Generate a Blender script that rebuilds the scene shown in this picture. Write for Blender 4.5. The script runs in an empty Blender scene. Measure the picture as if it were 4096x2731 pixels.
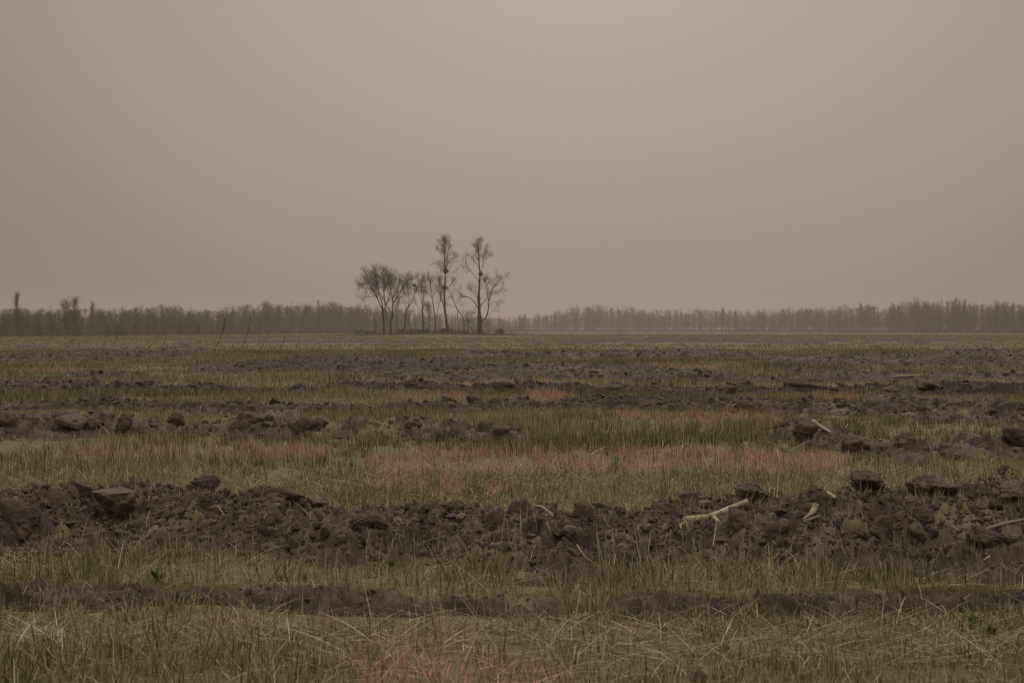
import bpy, math, random
import numpy as np
from mathutils import Vector, Euler, noise as mnoise

rng = np.random.default_rng(11)
random.seed(11)
CAM_H, F, CX, CY = 1.4, 5689.0, 2048.0, 1315.0      # eye height (m) and the lens in pixels of the 4096 px frame
C = bpy.context.scene.collection

# ------------------------------------------------------------------ helpers
def interp(x, pts):
    a = np.array(pts, float)
    return np.interp(x, a[:, 0], a[:, 1])

def sstep(a, b, x):
    t = np.clip((x - a) / (b - a), 0, 1)
    return t * t * (3 - 2 * t)

def hsh(ix, iy, seed):
    h = (ix.astype(np.int64) * 374761393 + iy.astype(np.int64) * 668265263 + seed * 974634353) & 0xFFFFFFFF
    h = ((h ^ (h >> 13)) * 1274126177) & 0xFFFFFFFF
    h = ((h ^ (h >> 16)) * 2246822519) & 0xFFFFFFFF
    h = h ^ (h >> 15)
    return (h & 0xFFFFFF) / float(0x1000000)

def vnoise(x, y, seed):
    ix, iy = np.floor(x), np.floor(y)
    fx, fy = x - ix, y - iy
    fx, fy = fx * fx * fx * (fx * (fx * 6 - 15) + 10), fy * fy * fy * (fy * (fy * 6 - 15) + 10)
    a, b = hsh(ix, iy, seed), hsh(ix + 1, iy, seed)
    c, d = hsh(ix, iy + 1, seed), hsh(ix + 1, iy + 1, seed)
    return (a + (b - a) * fx) * (1 - fy) + (c + (d - c) * fx) * fy      # 0..1

def fbm(x, y, seed, n=4):
    v, a, t = 0.0, 1.0, 0.0
    for k in range(n):
        v = v + a * (vnoise(x * 2 ** k + 17.3 * k, y * 2 ** k - 9.1 * k, seed + k) - .5) * 2
        t += a
        a *= .5
    return v / t * 1.4                                                  # about -1..1

def cells(x, y, s, seed):
    X, Y = x / s, y / s
    ix, iy = np.floor(X), np.floor(Y)
    f1 = np.full(X.shape, 9.0); f2 = np.full(X.shape, 9.0)
    bi = np.zeros(X.shape); bj = np.zeros(X.shape); bx = np.zeros(X.shape); by = np.zeros(X.shape)
    for di in (-1, 0, 1):
        for dj in (-1, 0, 1):
            ci, cj = ix + di, iy + dj
            px, py = ci + hsh(ci, cj, seed), cj + hsh(ci, cj, seed + 1)
            dx, dy = X - px, Y - py
            d = np.sqrt(dx * dx + dy * dy)
            n = d < f1
            f2 = np.where(n, f1, np.minimum(f2, d))
            f1 = np.where(n, d, f1)
            bi = np.where(n, ci, bi); bj = np.where(n, cj, bj); bx = np.where(n, dx, bx); by = np.where(n, dy, by)
    return f2 - f1, bx, by, hsh(bi, bj, seed + 2), hsh(bi, bj, seed + 3), hsh(bi, bj, seed + 4)

# ------------------------------------------------------------------ the lie of the land
# each ploughed ridge: its front edge, depth (m) and height (m) along its length
RIDGES = [
    dict(f=[(-900, 2270), (0, 2270), (500, 2195), (1000, 2220), (1350, 2260), (1700, 2215), (2000, 2250), (2400, 2290), (2700, 2265), (3100, 2300), (3500, 2335), (4096, 2350), (5000, 2350)],
         w=[(0, 2.1), (1500, 2.0), (3000, 2.4), (4096, 2.7)], h=[(0, .26), (350, .27), (700, .24), (1500, .20), (2100, .23), (3000, .26), (3400, .27), (3750, .28), (4096, .27)]),
    dict(f=[(-900, 1765), (0, 1765), (700, 1755), (1300, 1765), (1900, 1772), (2050, 1760)],
         w=[(0, 1.5)], h=[(0, .22), (1000, .21), (1850, .19), (2000, .08), (2160, 0)]),
    dict(f=[(3050, 1730), (3300, 1795), (3650, 1850), (3800, 1845), (4096, 1845), (5000, 1845)],
         w=[(3100, 1.2), (3600, 1.9)], h=[(3060, 0), (3180, .16), (3350, .2), (3640, .18), (3720, .04), (3850, .19), (5000, .2)]),
    dict(f=[(-900, 1645), (0, 1645), (500, 1640), (1000, 1655), (1600, 1645), (1830, 1655), (2300, 1640), (2700, 1640), (3100, 1650), (3600, 1680), (4096, 1690), (5000, 1700)],
         w=[(0, 1.8), (3000, 2.0), (4096, 3.0)], h=[(0, .15), (450, .15), (650, .09), (1000, .17), (1200, .07), (1500, .05), (1680, .17), (2020, .17), (2150, .08), (2400, .13), (2600, .1), (2750, .2), (3050, .2), (3150, .16), (3500, .24), (5000, .26)]),
    dict(f=[(-900, 1575), (0, 1575), (800, 1568), (1200, 1580), (1400, 1562), (2000, 1572), (2600, 1588), (3000, 1582), (3600, 1582), (4096, 1588), (5000, 1588)],
         w=[(0, 2.0)], h=[(0, .14), (700, .12), (1000, .05), (1250, .07), (1400, .21), (1780, .2), (1850, .14), (2000, .21), (2700, .22), (2960, .22), (3060, .06), (3350, .1), (3500, .22), (5000, .22)]),
    dict(f=[(-900, 1535), (0, 1530), (700, 1535), (1200, 1538), (1800, 1522), (2300, 1525), (2700, 1520)],
         w=[(0, 2.6)], h=[(0, .15), (600, .19), (1200, .18), (1900, .13), (2400, .04), (2600, 0)]),
    dict(f=[(800, 1492), (1000, 1490), (1950, 1497), (2500, 1490), (3000, 1488)],
         w=[(900, 6), (1200, 16), (1800, 14), (2200, 4)], h=[(700, 0), (1050, .25), (1800, .28), (1950, .12), (2600, .1), (2900, 0)]),
    dict(f=[(3200, 1515), (3500, 1515), (4096, 1530), (5000, 1530)],
         w=[(3300, 8), (3600, 30)], h=[(3200, 0), (3500, .16), (5000, .22)]),
    dict(f=[(600, 1378), (2000, 1377), (2200, 1378), (3300, 1377), (4096, 1370), (5000, 1370)],
         w=[(600, 5), (2000, 5), (2300, 7), (3600, 7), (4096, 5)], h=[(600, 0), (1000, .3), (1500, .3), (1900, .25), (2080, .08), (2250, .4), (3600, .45), (4096, .3), (5000, .3)]),
    dict(f=[(-900, 1402), (0, 1400), (600, 1385), (1100, 1378)],
         w=[(0, 70), (700, 50), (1000, 10)], h=[(0, .05), (300, .05), (600, .03), (1100, 0)]),
    dict(f=[(3000, 1455), (3300, 1462), (3900, 1440), (4096, 1440)],
         w=[(3000, 6), (3400, 16), (4096, 20)], h=[(3000, 0), (3200, .15), (3600, .16), (3700, .05), (3900, .14), (5000, .14)]),
]

def land(x, y, relief=True):
    """height of the ground and how far it is turned soil (0..1)"""
    x = np.asarray(x, float); y = np.asarray(y, float)
    ys = np.maximum(y, 2.0)
    u = CX + F * x / ys
    inside = sstep(3.0, 4.0, y) * (1 - sstep(.70, .95, np.abs(x / ys)))
    z = .03 * fbm(x * .22, y * .22, 5, 3) + .012 * fbm(x * 1.7, y * 1.7, 9, 3)
    soil = np.zeros(x.shape)
    wv = fbm(x * .55, y * .55, 21, 3)
    wv2 = fbm(x * 2.1, y * 2.1, 33, 3)
    for k, r in enumerate(RIDGES):
        df = CAM_H * F / (interp(u, r['f']) - CY)
        w = interp(u, r['w']); h = interp(u, r['h'])
        t = (y - df + wv * .24 * np.minimum(w, 3) + wv2 * .12 * np.minimum(w, 3)) / w
        m = sstep(-.04, .1, t) * (1 - sstep(.88, 1.08, t)) * np.clip(h / .08, 0, 1)
        hump = np.where((t > 0) & (t < 1), np.sin(math.pi * np.clip(t, 0, 1) ** 1.35), 0)
        if k in (5, 7, 9, 10):
            br = sstep(-.3, .12, fbm(x * .13 + 7 * k, y * .22, 500 + k, 3)); m = m * br; h = h * br
        if 3 <= k <= 7 or k == 10: h = h * .8
        z = z + h * hump * (.8 + .35 * fbm(x * .9 + 40 * k, y * .9, 50 + k, 2)) * inside
        soil = np.maximum(soil, m)
    # the open furrow nearest the eye
    df = CAM_H * F / (interp(u, [(-900, 2450), (0, 2455), (1100, 2450), (1500, 2440), (2000, 2442), (2400, 2460), (3000, 2455), (5000, 2440)]) - CY)
    st = interp(u, [(0, 1.0), (1200, .95), (2000, .85), (2300, .5), (2700, .85), (3400, .6), (4096, .8)])
    st = st * (.85 + .3 * sstep(-.4, .3, fbm(x * 1.3 + 5, y * .4, 61, 2)))
    t = (y - df + wv * .22 + wv2 * .09) / .72
    z = z + inside * st * (-.15 * sstep(.0, .3, t) * (1 - sstep(.5, .66, t)) + .02 * sstep(.5, .75, t) * (1 - sstep(.8, 1.25, t)))
    soil = np.maximum(soil, sstep(.0, .15, t) * (1 - sstep(.82, 1.0, t)) * st)
    # loose patches turned up here and there farther out
    n = fbm(x * .10, y * .10, 71, 4) + .35 * fbm(x * .9, y * .9, 74, 2)
    pt = sstep(.56, .80, n) * sstep(24, 34, y) * (1 - .6 * sstep(90, 150, y))
    z = z + .10 * pt * inside
    soil = np.maximum(soil, pt)
    soil = soil * inside
    # low bank under the group of trees, and a far rise of nothing
    e = ((u - 1755) / 330) ** 2 + ((y - 262) / 24) ** 2
    bank = np.exp(-e * 1.1)
    z = z + .55 * bank
    if relief:
        idx = np.nonzero(soil > .02)[0] if soil.ndim == 1 else None
        if idx is not None and len(idx):
            xx, yy, ss = x[idx], y[idx], soil[idx]
            wx = xx + .06 * fbm(xx * 6, yy * 6, 81, 2); wy = yy + .06 * fbm(xx * 6 + 9, yy * 6, 85, 2)
            dz = np.zeros(xx.shape)
            for s, a, sd in ((.40, .070, 100), (.17, .050, 110), (.075, .028, 120), (.045, .020, 125), (.022, .008, 128)):
                e_, dx, dy, r1, r2, r3 = cells(wx, wy, s, sd)
                ed = sstep(0, .30 if s > .1 else .16, e_)
                dz += a * (ed * (.1 + .9 * r1) + (dx * (r2 - .5) + dy * (r3 - .5)) * 1.5 * ed)
            k = yy > 22
            if k.any():
                e_, dx, dy, r1, r2, r3 = cells(wx[k], wy[k] * .8, 1.15, 150)
                dz[k] += .10 * sstep(22, 32, yy[k]) * sstep(0, .2, e_) * (r1 ** 1.6 + (dx * (r2 - .5) + dy * (r3 - .5)) * 1.2)
            e_, dx, dy, r1, r2, r3 = cells(xx, yy, .62, 170)        # pits between the turned slices
            dz -= .11 * (r1 > .5) * (1 - sstep(.05, .42, np.sqrt(dx * dx + dy * dy * 1.8)))
            dz += .06 * fbm(xx * 1.6, yy * 1.6, 175, 3)
            rg = 1 - np.abs(fbm(xx * 5.5, yy * 5.5, 140, 3))
            dz += .03 * (rg - .6) + .012 * fbm(xx * 20, yy * 20, 131, 3)
            dz = np.where(yy < 8.35, dz * .7 - .03, dz)
            far = 1 - .3 * sstep(20, 24, yy) + .5 * sstep(34, 90, yy)
            z[idx] += (dz - .05) * ss * far
    return z, soil

def hit(X, Y, d0=4.5, d1=420.0):
    d = np.exp(np.linspace(math.log(d0), math.log(d1), 2400))
    x = (X - CX) / F * d
    z, _ = land(x, d)
    ray = CAM_H - (Y - CY) / F * d
    k = np.nonzero(ray <= z)[0]
    k = k[0] if len(k) else len(d) - 1
    return Vector((x[k], d[k], z[k]))

# ------------------------------------------------------------------ mesh building
def mesh_from(name, V, Q, smooth=True, attrs=None):
    V = np.asarray(V, np.float32).reshape(-1, 3); Q = np.asarray(Q, np.int32)
    me = bpy.data.meshes.new(name)
    me.vertices.add(len(V)); me.vertices.foreach_set('co', V.ravel())
    k = Q.shape[1]
    me.loops.add(Q.size); me.loops.foreach_set('vertex_index', Q.ravel())
    me.polygons.add(len(Q))
    me.polygons.foreach_set('loop_start', np.arange(0, Q.size, k, dtype=np.int32))
    me.polygons.foreach_set('loop_total', np.full(len(Q), k, np.int32))
    me.polygons.foreach_set('use_smooth', np.full(len(Q), smooth, bool))
    for an, av in (attrs or {}).items():
        a = me.attributes.new(an, 'FLOAT', 'POINT'); a.data.foreach_set('value', np.asarray(av, np.float32))
    me.update(calc_edges=True)
    me.validate(verbose=False) if len(V) < 20000 else None
    return me

def link(name, me, mat=None, parent=None, loc=None):
    o = bpy.data.objects.new(name, me); C.objects.link(o)
    if mat is not None and me is not None and not me.materials: me.materials.append(mat)
    if parent is not None: o.parent = parent
    if loc is not None: o.location = loc
    return o

def tag(o, label=None, cat=None, group=None, kind=None):
    if label: o['label'] = label
    if cat: o['category'] = cat
    if group: o['group'] = group
    if kind: o['kind'] = kind
    return o

class Tubes:
    """collects round tapered strands; every batch is P[N,K,3] with radii R[N,K]"""
    def __init__(s): s.V, s.Q, s.n, s.A = [], [], 0, []
    def add(s, P, R, sides=3, tint=None):
        P = np.asarray(P, float); R = np.asarray(R, float)
        if P.ndim == 2: P, R = P[None], R[None]
        N, K, _ = P.shape
        if N == 0: return
        T = np.gradient(P, axis=1); T /= np.linalg.norm(T, axis=2, keepdims=True) + 1e-9
        ref = np.where(np.abs(T.mean(1)[:, 2:3]) > .75, [[1., .13, 0]], [[.07, .1, 1.]])[:, None, :]
        U = np.cross(T, np.broadcast_to(ref, T.shape)); U /= np.linalg.norm(U, axis=2, keepdims=True) + 1e-9
        W = np.cross(T, U)
        a = np.arange(sides) * 2 * math.pi / sides
        ring = P[:, :, None, :] + R[:, :, None, None] * (np.cos(a)[None, None, :, None] * U[:, :, None, :] + np.sin(a)[None, None, :, None] * W[:, :, None, :])
        base = s.n + np.arange(N)[:, None, None] * K * sides + np.arange(K - 1)[None, :, None] * sides
        j = np.arange(sides)[None, None, :]; j2 = (j + 1) % sides
        Q = np.stack([base + j, base + j2, base + sides + j2, base + sides + j], -1).reshape(-1, 4)
        s.V.append(ring.reshape(-1, 3)); s.Q.append(Q); s.n += N * K * sides
        tt = np.zeros(N) if tint is None else np.broadcast_to(np.asarray(tint, float), (N,))
        s.A.append(np.repeat(tt, K * sides))
    def mesh(s, name, origin=(0, 0, 0)):
        return mesh_from(name, np.concatenate(s.V) - np.array(origin)[None, :], np.concatenate(s.Q), True, {'tint': np.concatenate(s.A)})

def resample(P, K):
    P = np.asarray(P, float)
    # a Catmull-Rom pass rounds the corners, then even spacing
    if len(P) > 2:
        E = np.vstack([2 * P[0] - P[1], P, 2 * P[-1] - P[-2]]); out = []
        for i in range(1, len(E) - 2):
            for t in np.linspace(0, 1, 8, endpoint=False):
                p0, p1, p2, p3 = E[i - 1:i + 3]
                out.append(.5 * (2 * p1 + (p2 - p0) * t + (2 * p0 - 5 * p1 + 4 * p2 - p3) * t * t + (3 * p1 - p0 - 3 * p2 + p3) * t ** 3))
        out.append(P[-1]); P = np.array(out)
    d = np.r_[0, np.cumsum(np.linalg.norm(np.diff(P, axis=0), axis=1))]
    s = np.linspace(0, d[-1], K)
    return np.stack([np.interp(s, d, P[:, i]) for i in range(3)], 1)

def spawn(P, R, n, t0, t1, L, ang, up=0.0, K=5, wig=.12, rf=.5, rmin=.01, taper=.3, out=None, shrink=.55, r=rng):
    """n side shoots on every strand of P; returns new strands"""
    N, KP, _ = P.shape
    i = np.repeat(np.arange(N), n); M = len(i)
    if M == 0: return np.zeros((0, K, 3)), np.zeros((0, K))
    t = r.uniform(t0, t1, M); f = t * (KP - 1); a = np.minimum(f.astype(int), KP - 2); w = (f - a)[:, None]
    pos = P[i, a] * (1 - w) + P[i, a + 1] * w
    tan = P[i, a + 1] - P[i, a]; tan /= np.linalg.norm(tan, axis=1, keepdims=True) + 1e-9
    rad = R[i, a] * (1 - w[:, 0]) + R[i, a + 1] * w[:, 0]
    q = r.normal(size=(M, 3)); q -= (q * tan).sum(1, keepdims=True) * tan; q /= np.linalg.norm(q, axis=1, keepdims=True) + 1e-9
    th = np.radians(r.normal(ang[0], ang[1], M))[:, None]
    d = tan * np.cos(th) + q * np.sin(th)
    ln = r.uniform(L[0], L[1], M) * (1 - shrink * (t - t0) / max(t1 - t0, 1e-6))
    pts = [pos]; p = pos
    for k in range(K - 1):
        d = d + r.normal(0, wig, (M, 3)); d[:, 2] += up / (K - 1)
        if out is not None: d += out / (K - 1)
        d /= np.linalg.norm(d, axis=1, keepdims=True)
        p = p + d * (ln / (K - 1))[:, None]; pts.append(p)
    r0 = np.maximum(rad * rf, rmin)
    RR = r0[:, None] * np.linspace(1, taper, K)[None, :]
    return np.stack(pts, 1), np.maximum(RR, rmin * .55)

class Blades:
    """flat tapering leaves and stems"""
    def __init__(s): s.V, s.Q, s.n, s.A = [], [], 0, []
    def add(s, base, h, az, lean, curve, w, K, tint, tip=.25):
        N = len(base)
        if N == 0: return
        face = az + math.pi / 2 + rng.normal(0, .9, N)
        side = np.stack([np.cos(face), np.sin(face), np.zeros(N)], 1)
        p = base.copy(); V = np.zeros((N, K, 2, 3))
        for k in range(K):
            f = k / (K - 1)
            ww = (w * (1 - (1 - tip) * f ** 1.5))[:, None] * .5
            V[:, k, 0] = p - side * ww; V[:, k, 1] = p + side * ww
            th = lean + curve * (k + .5) / (K - 1)
            st = (h / (K - 1))[:, None]
            p = p + st * np.stack([np.sin(th) * np.cos(az), np.sin(th) * np.sin(az), np.cos(th)], 1)
        b = s.n + np.arange(N)[:, None] * 2 * K + np.arange(K - 1)[None, :] * 2
        s.Q.append(np.stack([b, b + 1, b + 3, b + 2], -1).reshape(-1, 4)); s.V.append(V.reshape(-1, 3)); s.n += N * K * 2
        s.A.append(np.repeat(tint, K * 2))
    def mesh(s, name): return mesh_from(name, np.concatenate(s.V), np.concatenate(s.Q), False, {'tint': np.concatenate(s.A)})

# ------------------------------------------------------------------ materials
def new_mat(name):
    m = bpy.data.materials.new(name); m.use_nodes = True
    nt = m.node_tree; b = nt.nodes['Principled BSDF']
    b.inputs['Roughness'].default_value = .95
    b.inputs['Specular IOR Level'].default_value = .12
    return m, nt, b

def N_(nt, t, **kw):
    n = nt.nodes.new(t)
    for k, v in kw.items(): setattr(n, k, v)
    return n

def ramp(nt, fac, stops):
    r = N_(nt, 'ShaderNodeValToRGB'); cr = r.color_ramp
    while len(cr.elements) < len(stops): cr.elements.new(.5)
    for e, (p, c) in zip(cr.elements, stops): e.position = p; e.color = (*c, 1)
    nt.links.new(fac, r.inputs[0]); return r.outputs[0]

def noise(nt, vec, scale, detail=4, rough=.6):
    n = N_(nt, 'ShaderNodeTexNoise'); n.inputs['Scale'].default_value = scale; n.inputs['Detail'].default_value = detail; n.inputs['Roughness'].default_value = rough
    if vec is not None: nt.links.new(vec, n.inputs['Vector'])
    return n.outputs['Fac']

def mix(nt, f, a, b):
    m = N_(nt, 'ShaderNodeMix', data_type='RGBA')
    for s, v in ((0, f), (6, a), (7, b)):
        if hasattr(v, 'default_value') or hasattr(v, 'is_linked'): nt.links.new(v, m.inputs[s])
        else: m.inputs[s].default_value = v if s == 0 else (*v, 1)
    return m.outputs[2]

SOIL_D, SOIL_M, SOIL_L = (.060, .045, .036), (.135, .103, .083), (.235, .185, .148)
def soil_colour(nt, vec):
    big = noise(nt, vec, 1.3, 4); fine = noise(nt, vec, 14, 6, .7)
    c1 = ramp(nt, big, [(.3, SOIL_D), (.5, SOIL_M), (.72, (.20, .16, .112))])
    c2 = ramp(nt, fine, [(.3, SOIL_D), (.52, SOIL_M), (.75, SOIL_L)])
    return mix(nt, .55, c1, c2)

def ground_mat():
    m, nt, b = new_mat('field_ground')
    g = N_(nt, 'ShaderNodeNewGeometry').outputs['Position']
    a = N_(nt, 'ShaderNodeAttribute', attribute_name='soil').outputs['Fac']
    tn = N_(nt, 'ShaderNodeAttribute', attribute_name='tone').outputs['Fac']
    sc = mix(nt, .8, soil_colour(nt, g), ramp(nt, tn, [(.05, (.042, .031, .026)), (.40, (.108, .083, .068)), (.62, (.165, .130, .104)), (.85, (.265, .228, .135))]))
    t1 = noise(nt, g, 9, 6, .75); t2 = noise(nt, g, .35, 4)
    turf = mix(nt, .5, ramp(nt, t1, [(.28, (.07, .056, .033)), (.5, (.165, .137, .075)), (.75, (.36, .305, .185))]),
               ramp(nt, t2, [(.3, (.14, .118, .056)), (.55, (.175, .147, .066)), (.75, (.19, .15, .09))]))
    nb = N_(nt, 'ShaderNodeMath', operation='MULTIPLY_ADD'); nt.links.new(t1, nb.inputs[0]); nb.inputs[1].default_value = .5; nb.inputs[2].default_value = -.25
    ad = N_(nt, 'ShaderNodeMath', operation='ADD', use_clamp=True); nt.links.new(a, ad.inputs[0]); nt.links.new(nb.outputs[0], ad.inputs[1])
    f = ramp(nt, ad.outputs[0], [(.25, (0, 0, 0)), (.6, (1, 1, 1))])
    nt.links.new(mix(nt, f, turf, sc), b.inputs['Base Color'])
    bp = N_(nt, 'ShaderNodeBump'); bp.inputs['Strength'].default_value = .4; bp.inputs['Distance'].default_value = .012
    nt.links.new(noise(nt, g, 38, 8, .7), bp.inputs['Height']); nt.links.new(bp.outputs[0], b.inputs['Normal'])
    return m

def clod_mat(name, k=1.0):
    m, nt, b = new_mat(name)
    tc = N_(nt, 'ShaderNodeTexCoord').outputs['Object']
    oi = N_(nt, 'ShaderNodeObjectInfo')
    ad = N_(nt, 'ShaderNodeVectorMath', operation='ADD'); nt.links.new(tc, ad.inputs[0]); nt.links.new(oi.outputs['Location'], ad.inputs[1])
    c = mix(nt, .5, ramp(nt, noise(nt, ad.outputs[0], 3, 5), [(.3, tuple(v * k for v in SOIL_D)), (.5, tuple(v * k for v in SOIL_M)), (.75, tuple(v * k for v in SOIL_L))]),
            ramp(nt, noise(nt, ad.outputs[0], 16, 6, .7), [(.3, SOIL_D), (.55, SOIL_M), (.75, SOIL_L)]))
    nt.links.new(c, b.inputs['Base Color'])
    bp = N_(nt, 'ShaderNodeBump'); bp.inputs['Strength'].default_value = .8; bp.inputs['Distance'].default_value = .015
    nt.links.new(noise(nt, ad.outputs[0], 26, 8, .7), bp.inputs['Height']); nt.links.new(bp.outputs[0], b.inputs['Normal'])
    return m

def tint_mat(name, stops, transl=0.0, rough=.85):
    m, nt, b = new_mat(name); b.inputs['Roughness'].default_value = rough
    a = N_(nt, 'ShaderNodeAttribute', attribute_name='tint').outputs['Fac']
    nt.links.new(ramp(nt, a, stops), b.inputs['Base Color'])
    return m

def wood_mat(name, a, c, scale=30):
    m, nt, b = new_mat(name)
    tc = N_(nt, 'ShaderNodeTexCoord').outputs['Object']
    f = noise(nt, tc, scale, 6, .7)
    nt.links.new(ramp(nt, f, [(.25, a), (.62, c)]), b.inputs['Base Color'])
    bp = N_(nt, 'ShaderNodeBump'); bp.inputs['Strength'].default_value = .5; bp.inputs['Distance'].default_value = .005
    nt.links.new(f, bp.inputs['Height']); nt.links.new(bp.outputs[0], b.inputs['Normal'])
    return m

M_ground = ground_mat()
M_clod = clod_mat('soil_lump', 1.25); M_dark = clod_mat('dark_soil_lump', 1.0); M_pale = clod_mat('dry_soil_lump', 1.6)
def crumb_mat():
    m, nt, b = new_mat('soil_crumb'); g = N_(nt, 'ShaderNodeNewGeometry').outputs['Position']
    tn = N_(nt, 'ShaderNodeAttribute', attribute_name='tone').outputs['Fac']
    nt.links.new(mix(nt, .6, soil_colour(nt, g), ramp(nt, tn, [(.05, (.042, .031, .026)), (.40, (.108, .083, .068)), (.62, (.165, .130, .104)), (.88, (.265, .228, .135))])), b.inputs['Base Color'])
    return m
M_crumb = crumb_mat()
M_stub = tint_mat('stubble', [(0, (.076, .069, .034)), (.35, (.215, .198, .098)), (.7, (.395, .362, .20)), (1, (.66, .61, .41))])
M_red = tint_mat('reddish_stubble', [(0, (.345, .205, .15)), (.5, (.69, .43, .332)), (1, (.87, .64, .525))])
M_lit = tint_mat('straw', [(0, (.13, .105, .06)), (.5, (.34, .29, .175)), (1, (.66, .59, .41))])
M_straw = wood_mat('pale_straw', (.34, .29, .14), (.52, .45, .25), 60)
M_twig = wood_mat('grey_twig', (.20, .165, .13), (.36, .31, .25), 60)
M_pwood = wood_mat('bare_wood', (.28, .235, .155), (.56, .49, .36), 26)
M_dwood = wood_mat('dark_bark', (.045, .036, .03), (.12, .095, .075), 26)
M_bark = wood_mat('tree_bark', (.030, .023, .018), (.060, .047, .038), 3)
M_crown = tint_mat('bare_twigs', [(0, (.040, .030, .024)), (1, (.075, .058, .044))])
M_fartree = tint_mat('distant_twigs', [(0, (.035, .027, .021)), (1, (.075, .058, .042))])
M_brush = tint_mat('dead_weeds', [(0, (.07, .052, .038)), (1, (.15, .115, .08))])
M_bud = tint_mat('budding_twigs', [(0, (.06, .052, .022)), (1, (.12, .105, .04))])
M_green = tint_mat('green_leaf', [(0, (.02, .05, .015)), (1, (.05, .10, .03))])

# ------------------------------------------------------------------ ground: one sheet out to the horizon
def build_ground():
    d0 = math.radians(34)
    th = np.concatenate([np.linspace(-math.pi, -d0, 46)[:-1], np.linspace(-d0, d0, 1560), np.linspace(d0, math.pi, 46)[1:-1]])
    rs = np.concatenate([np.exp(np.linspace(math.log(.04), math.log(5.2), 50))[:-1], np.exp(np.linspace(math.log(5.2), math.log(12.5), 420))[:-1],
                         np.exp(np.linspace(math.log(12.5), math.log(34), 430))[:-1], np.exp(np.linspace(math.log(34), math.log(110), 300))[:-1],
                         np.exp(np.linspace(math.log(110), math.log(4000), 100))])
    T, Rr = np.meshgrid(th, rs)
    x = (Rr * np.sin(T)).ravel(); y = (Rr * np.cos(T)).ravel()
    z, soil = land(x, y)
    nr, nt = Rr.shape
    i = np.arange(nr - 1)[:, None] * nt; j = np.arange(nt)[None, :]; j2 = (j + 1) % nt
    Q = np.stack([i + j, i + j2, i + nt + j2, i + nt + j], -1).reshape(-1, 4)[:, ::-1]
    wx = x + .06 * fbm(x * 6, y * 6, 81, 2); wy = y + .06 * fbm(x * 6 + 9, y * 6, 85, 2)
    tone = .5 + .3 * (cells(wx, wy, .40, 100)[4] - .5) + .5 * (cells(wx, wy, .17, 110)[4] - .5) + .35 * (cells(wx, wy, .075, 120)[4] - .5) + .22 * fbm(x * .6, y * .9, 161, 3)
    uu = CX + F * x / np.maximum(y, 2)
    tone -= .33 * sstep(20, 24, y) + .22 * (y < 8.35) + .18 * sstep(29, 30, y) * (1 - sstep(35, 36.5, y)) * sstep(1200, 1400, uu) + .18 * sstep(43, 45, y) * (1 - sstep(58, 62, y)) * sstep(850, 1000, uu) * (1 - sstep(1900, 2100, uu)) + .5 * sstep(118, 122, y) * (1 - sstep(155, 160, y))             # shade of the farther ridges and near furrow painted into the soil tone
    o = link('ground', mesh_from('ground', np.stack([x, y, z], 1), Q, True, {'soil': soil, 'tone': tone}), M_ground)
    tag(o, kind='structure', label='flat ploughed field of brown soil ridges and dull stubble strips')
build_ground()

# ------------------------------------------------------------------ stubble, litter
RED = [(1000, 1370, 1790, 1835, .9), (300, 560, 1805, 1850, .5), (560, 830, 1800, 1840, .45), (850, 960, 1800, 1840, .5), (1480, 2430, 1815, 1885, .85), (2480, 3390, 1815, 1890, .9),
       (2900, 3330, 1865, 1905, .5), (1500, 1700, 1890, 1960, .45), (1780, 1860, 1900, 1985, .7), (1960, 2060, 1940, 1985, .6), (1330, 1390, 1950, 1975, .6), (2480, 3130, 1655, 1700, .7), (1490, 2220, 1528, 1550, .75),
       (1560, 1860, 1580, 1605, .7), (2110, 2260, 1575, 1612, .85), (1870, 2060, 1412, 1430, .95), (80, 310, 1478, 1496, .7), (3270, 3430, 1585, 1604, .8),
       (2540, 2720, 1455, 1485, .5), (2710, 2870, 1455, 1485, .6), (3050, 3140, 1535, 1552, .7), (1420, 2260, 2640, 2800, .62), (870, 920, 2490, 2525, .8), (960, 1010, 2490, 2525, .8),
       (1290, 1345, 2500, 2535, .8), (1760, 1830, 2520, 2560, .7), (2555, 2600, 2490, 2540, .6), (1430, 1800, 2560, 2610, .35), (2640, 2690, 2530, 2600, .4)]
def red_mask(x, y):
    u = CX + F * x / y + 40 * fbm(x * 1.5, y * 1.5, 201, 2); v = CY + CAM_H * F / (y * (1 + .012 * fbm(x * 1.2, y * 1.2, 205, 2)))
    r = np.zeros(x.shape)
    for a, b, c, d, s in RED:
        k = (v - CY) * .012
        r = np.maximum(r, min(1, s * 1.12) * sstep(a - 25, a + 15, u) * (1 - sstep(b - 15, b + 25, u)) * sstep(c - k, c + k, v) * (1 - sstep(d - k, d + k, v)))
    return r * (.58 + .55 * sstep(-.4, .35, fbm(x * 3.0, y * 1.4, 211, 3)))

def scatter(n, da, db, half=.47):
    if db < 15 and half > .4: n, half = int(n * 1.42), half * 1.42          # the near strips run on well past the frame
    y = np.sqrt(rng.uniform(da * da, db * db, n)); x = rng.uniform(-half, half, n) * y
    return x, y

def turf(x, y, soil):
    """how thick the stubble stands"""
    n = fbm(x * .8, y * .8, 301, 3)
    lo = .35 + .65 * sstep(-.5, .25, n)
    return np.clip(1 - soil * np.where(y < 8.35, .72, 1.35), 0, 1) * lo

# flattened, trampled strips where straw lies instead of standing
def lying(y): return np.maximum(np.exp(-((y - 6.35) / .33) ** 2), .9 * np.exp(-((y - 13.3) / .9) ** 2))

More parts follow.
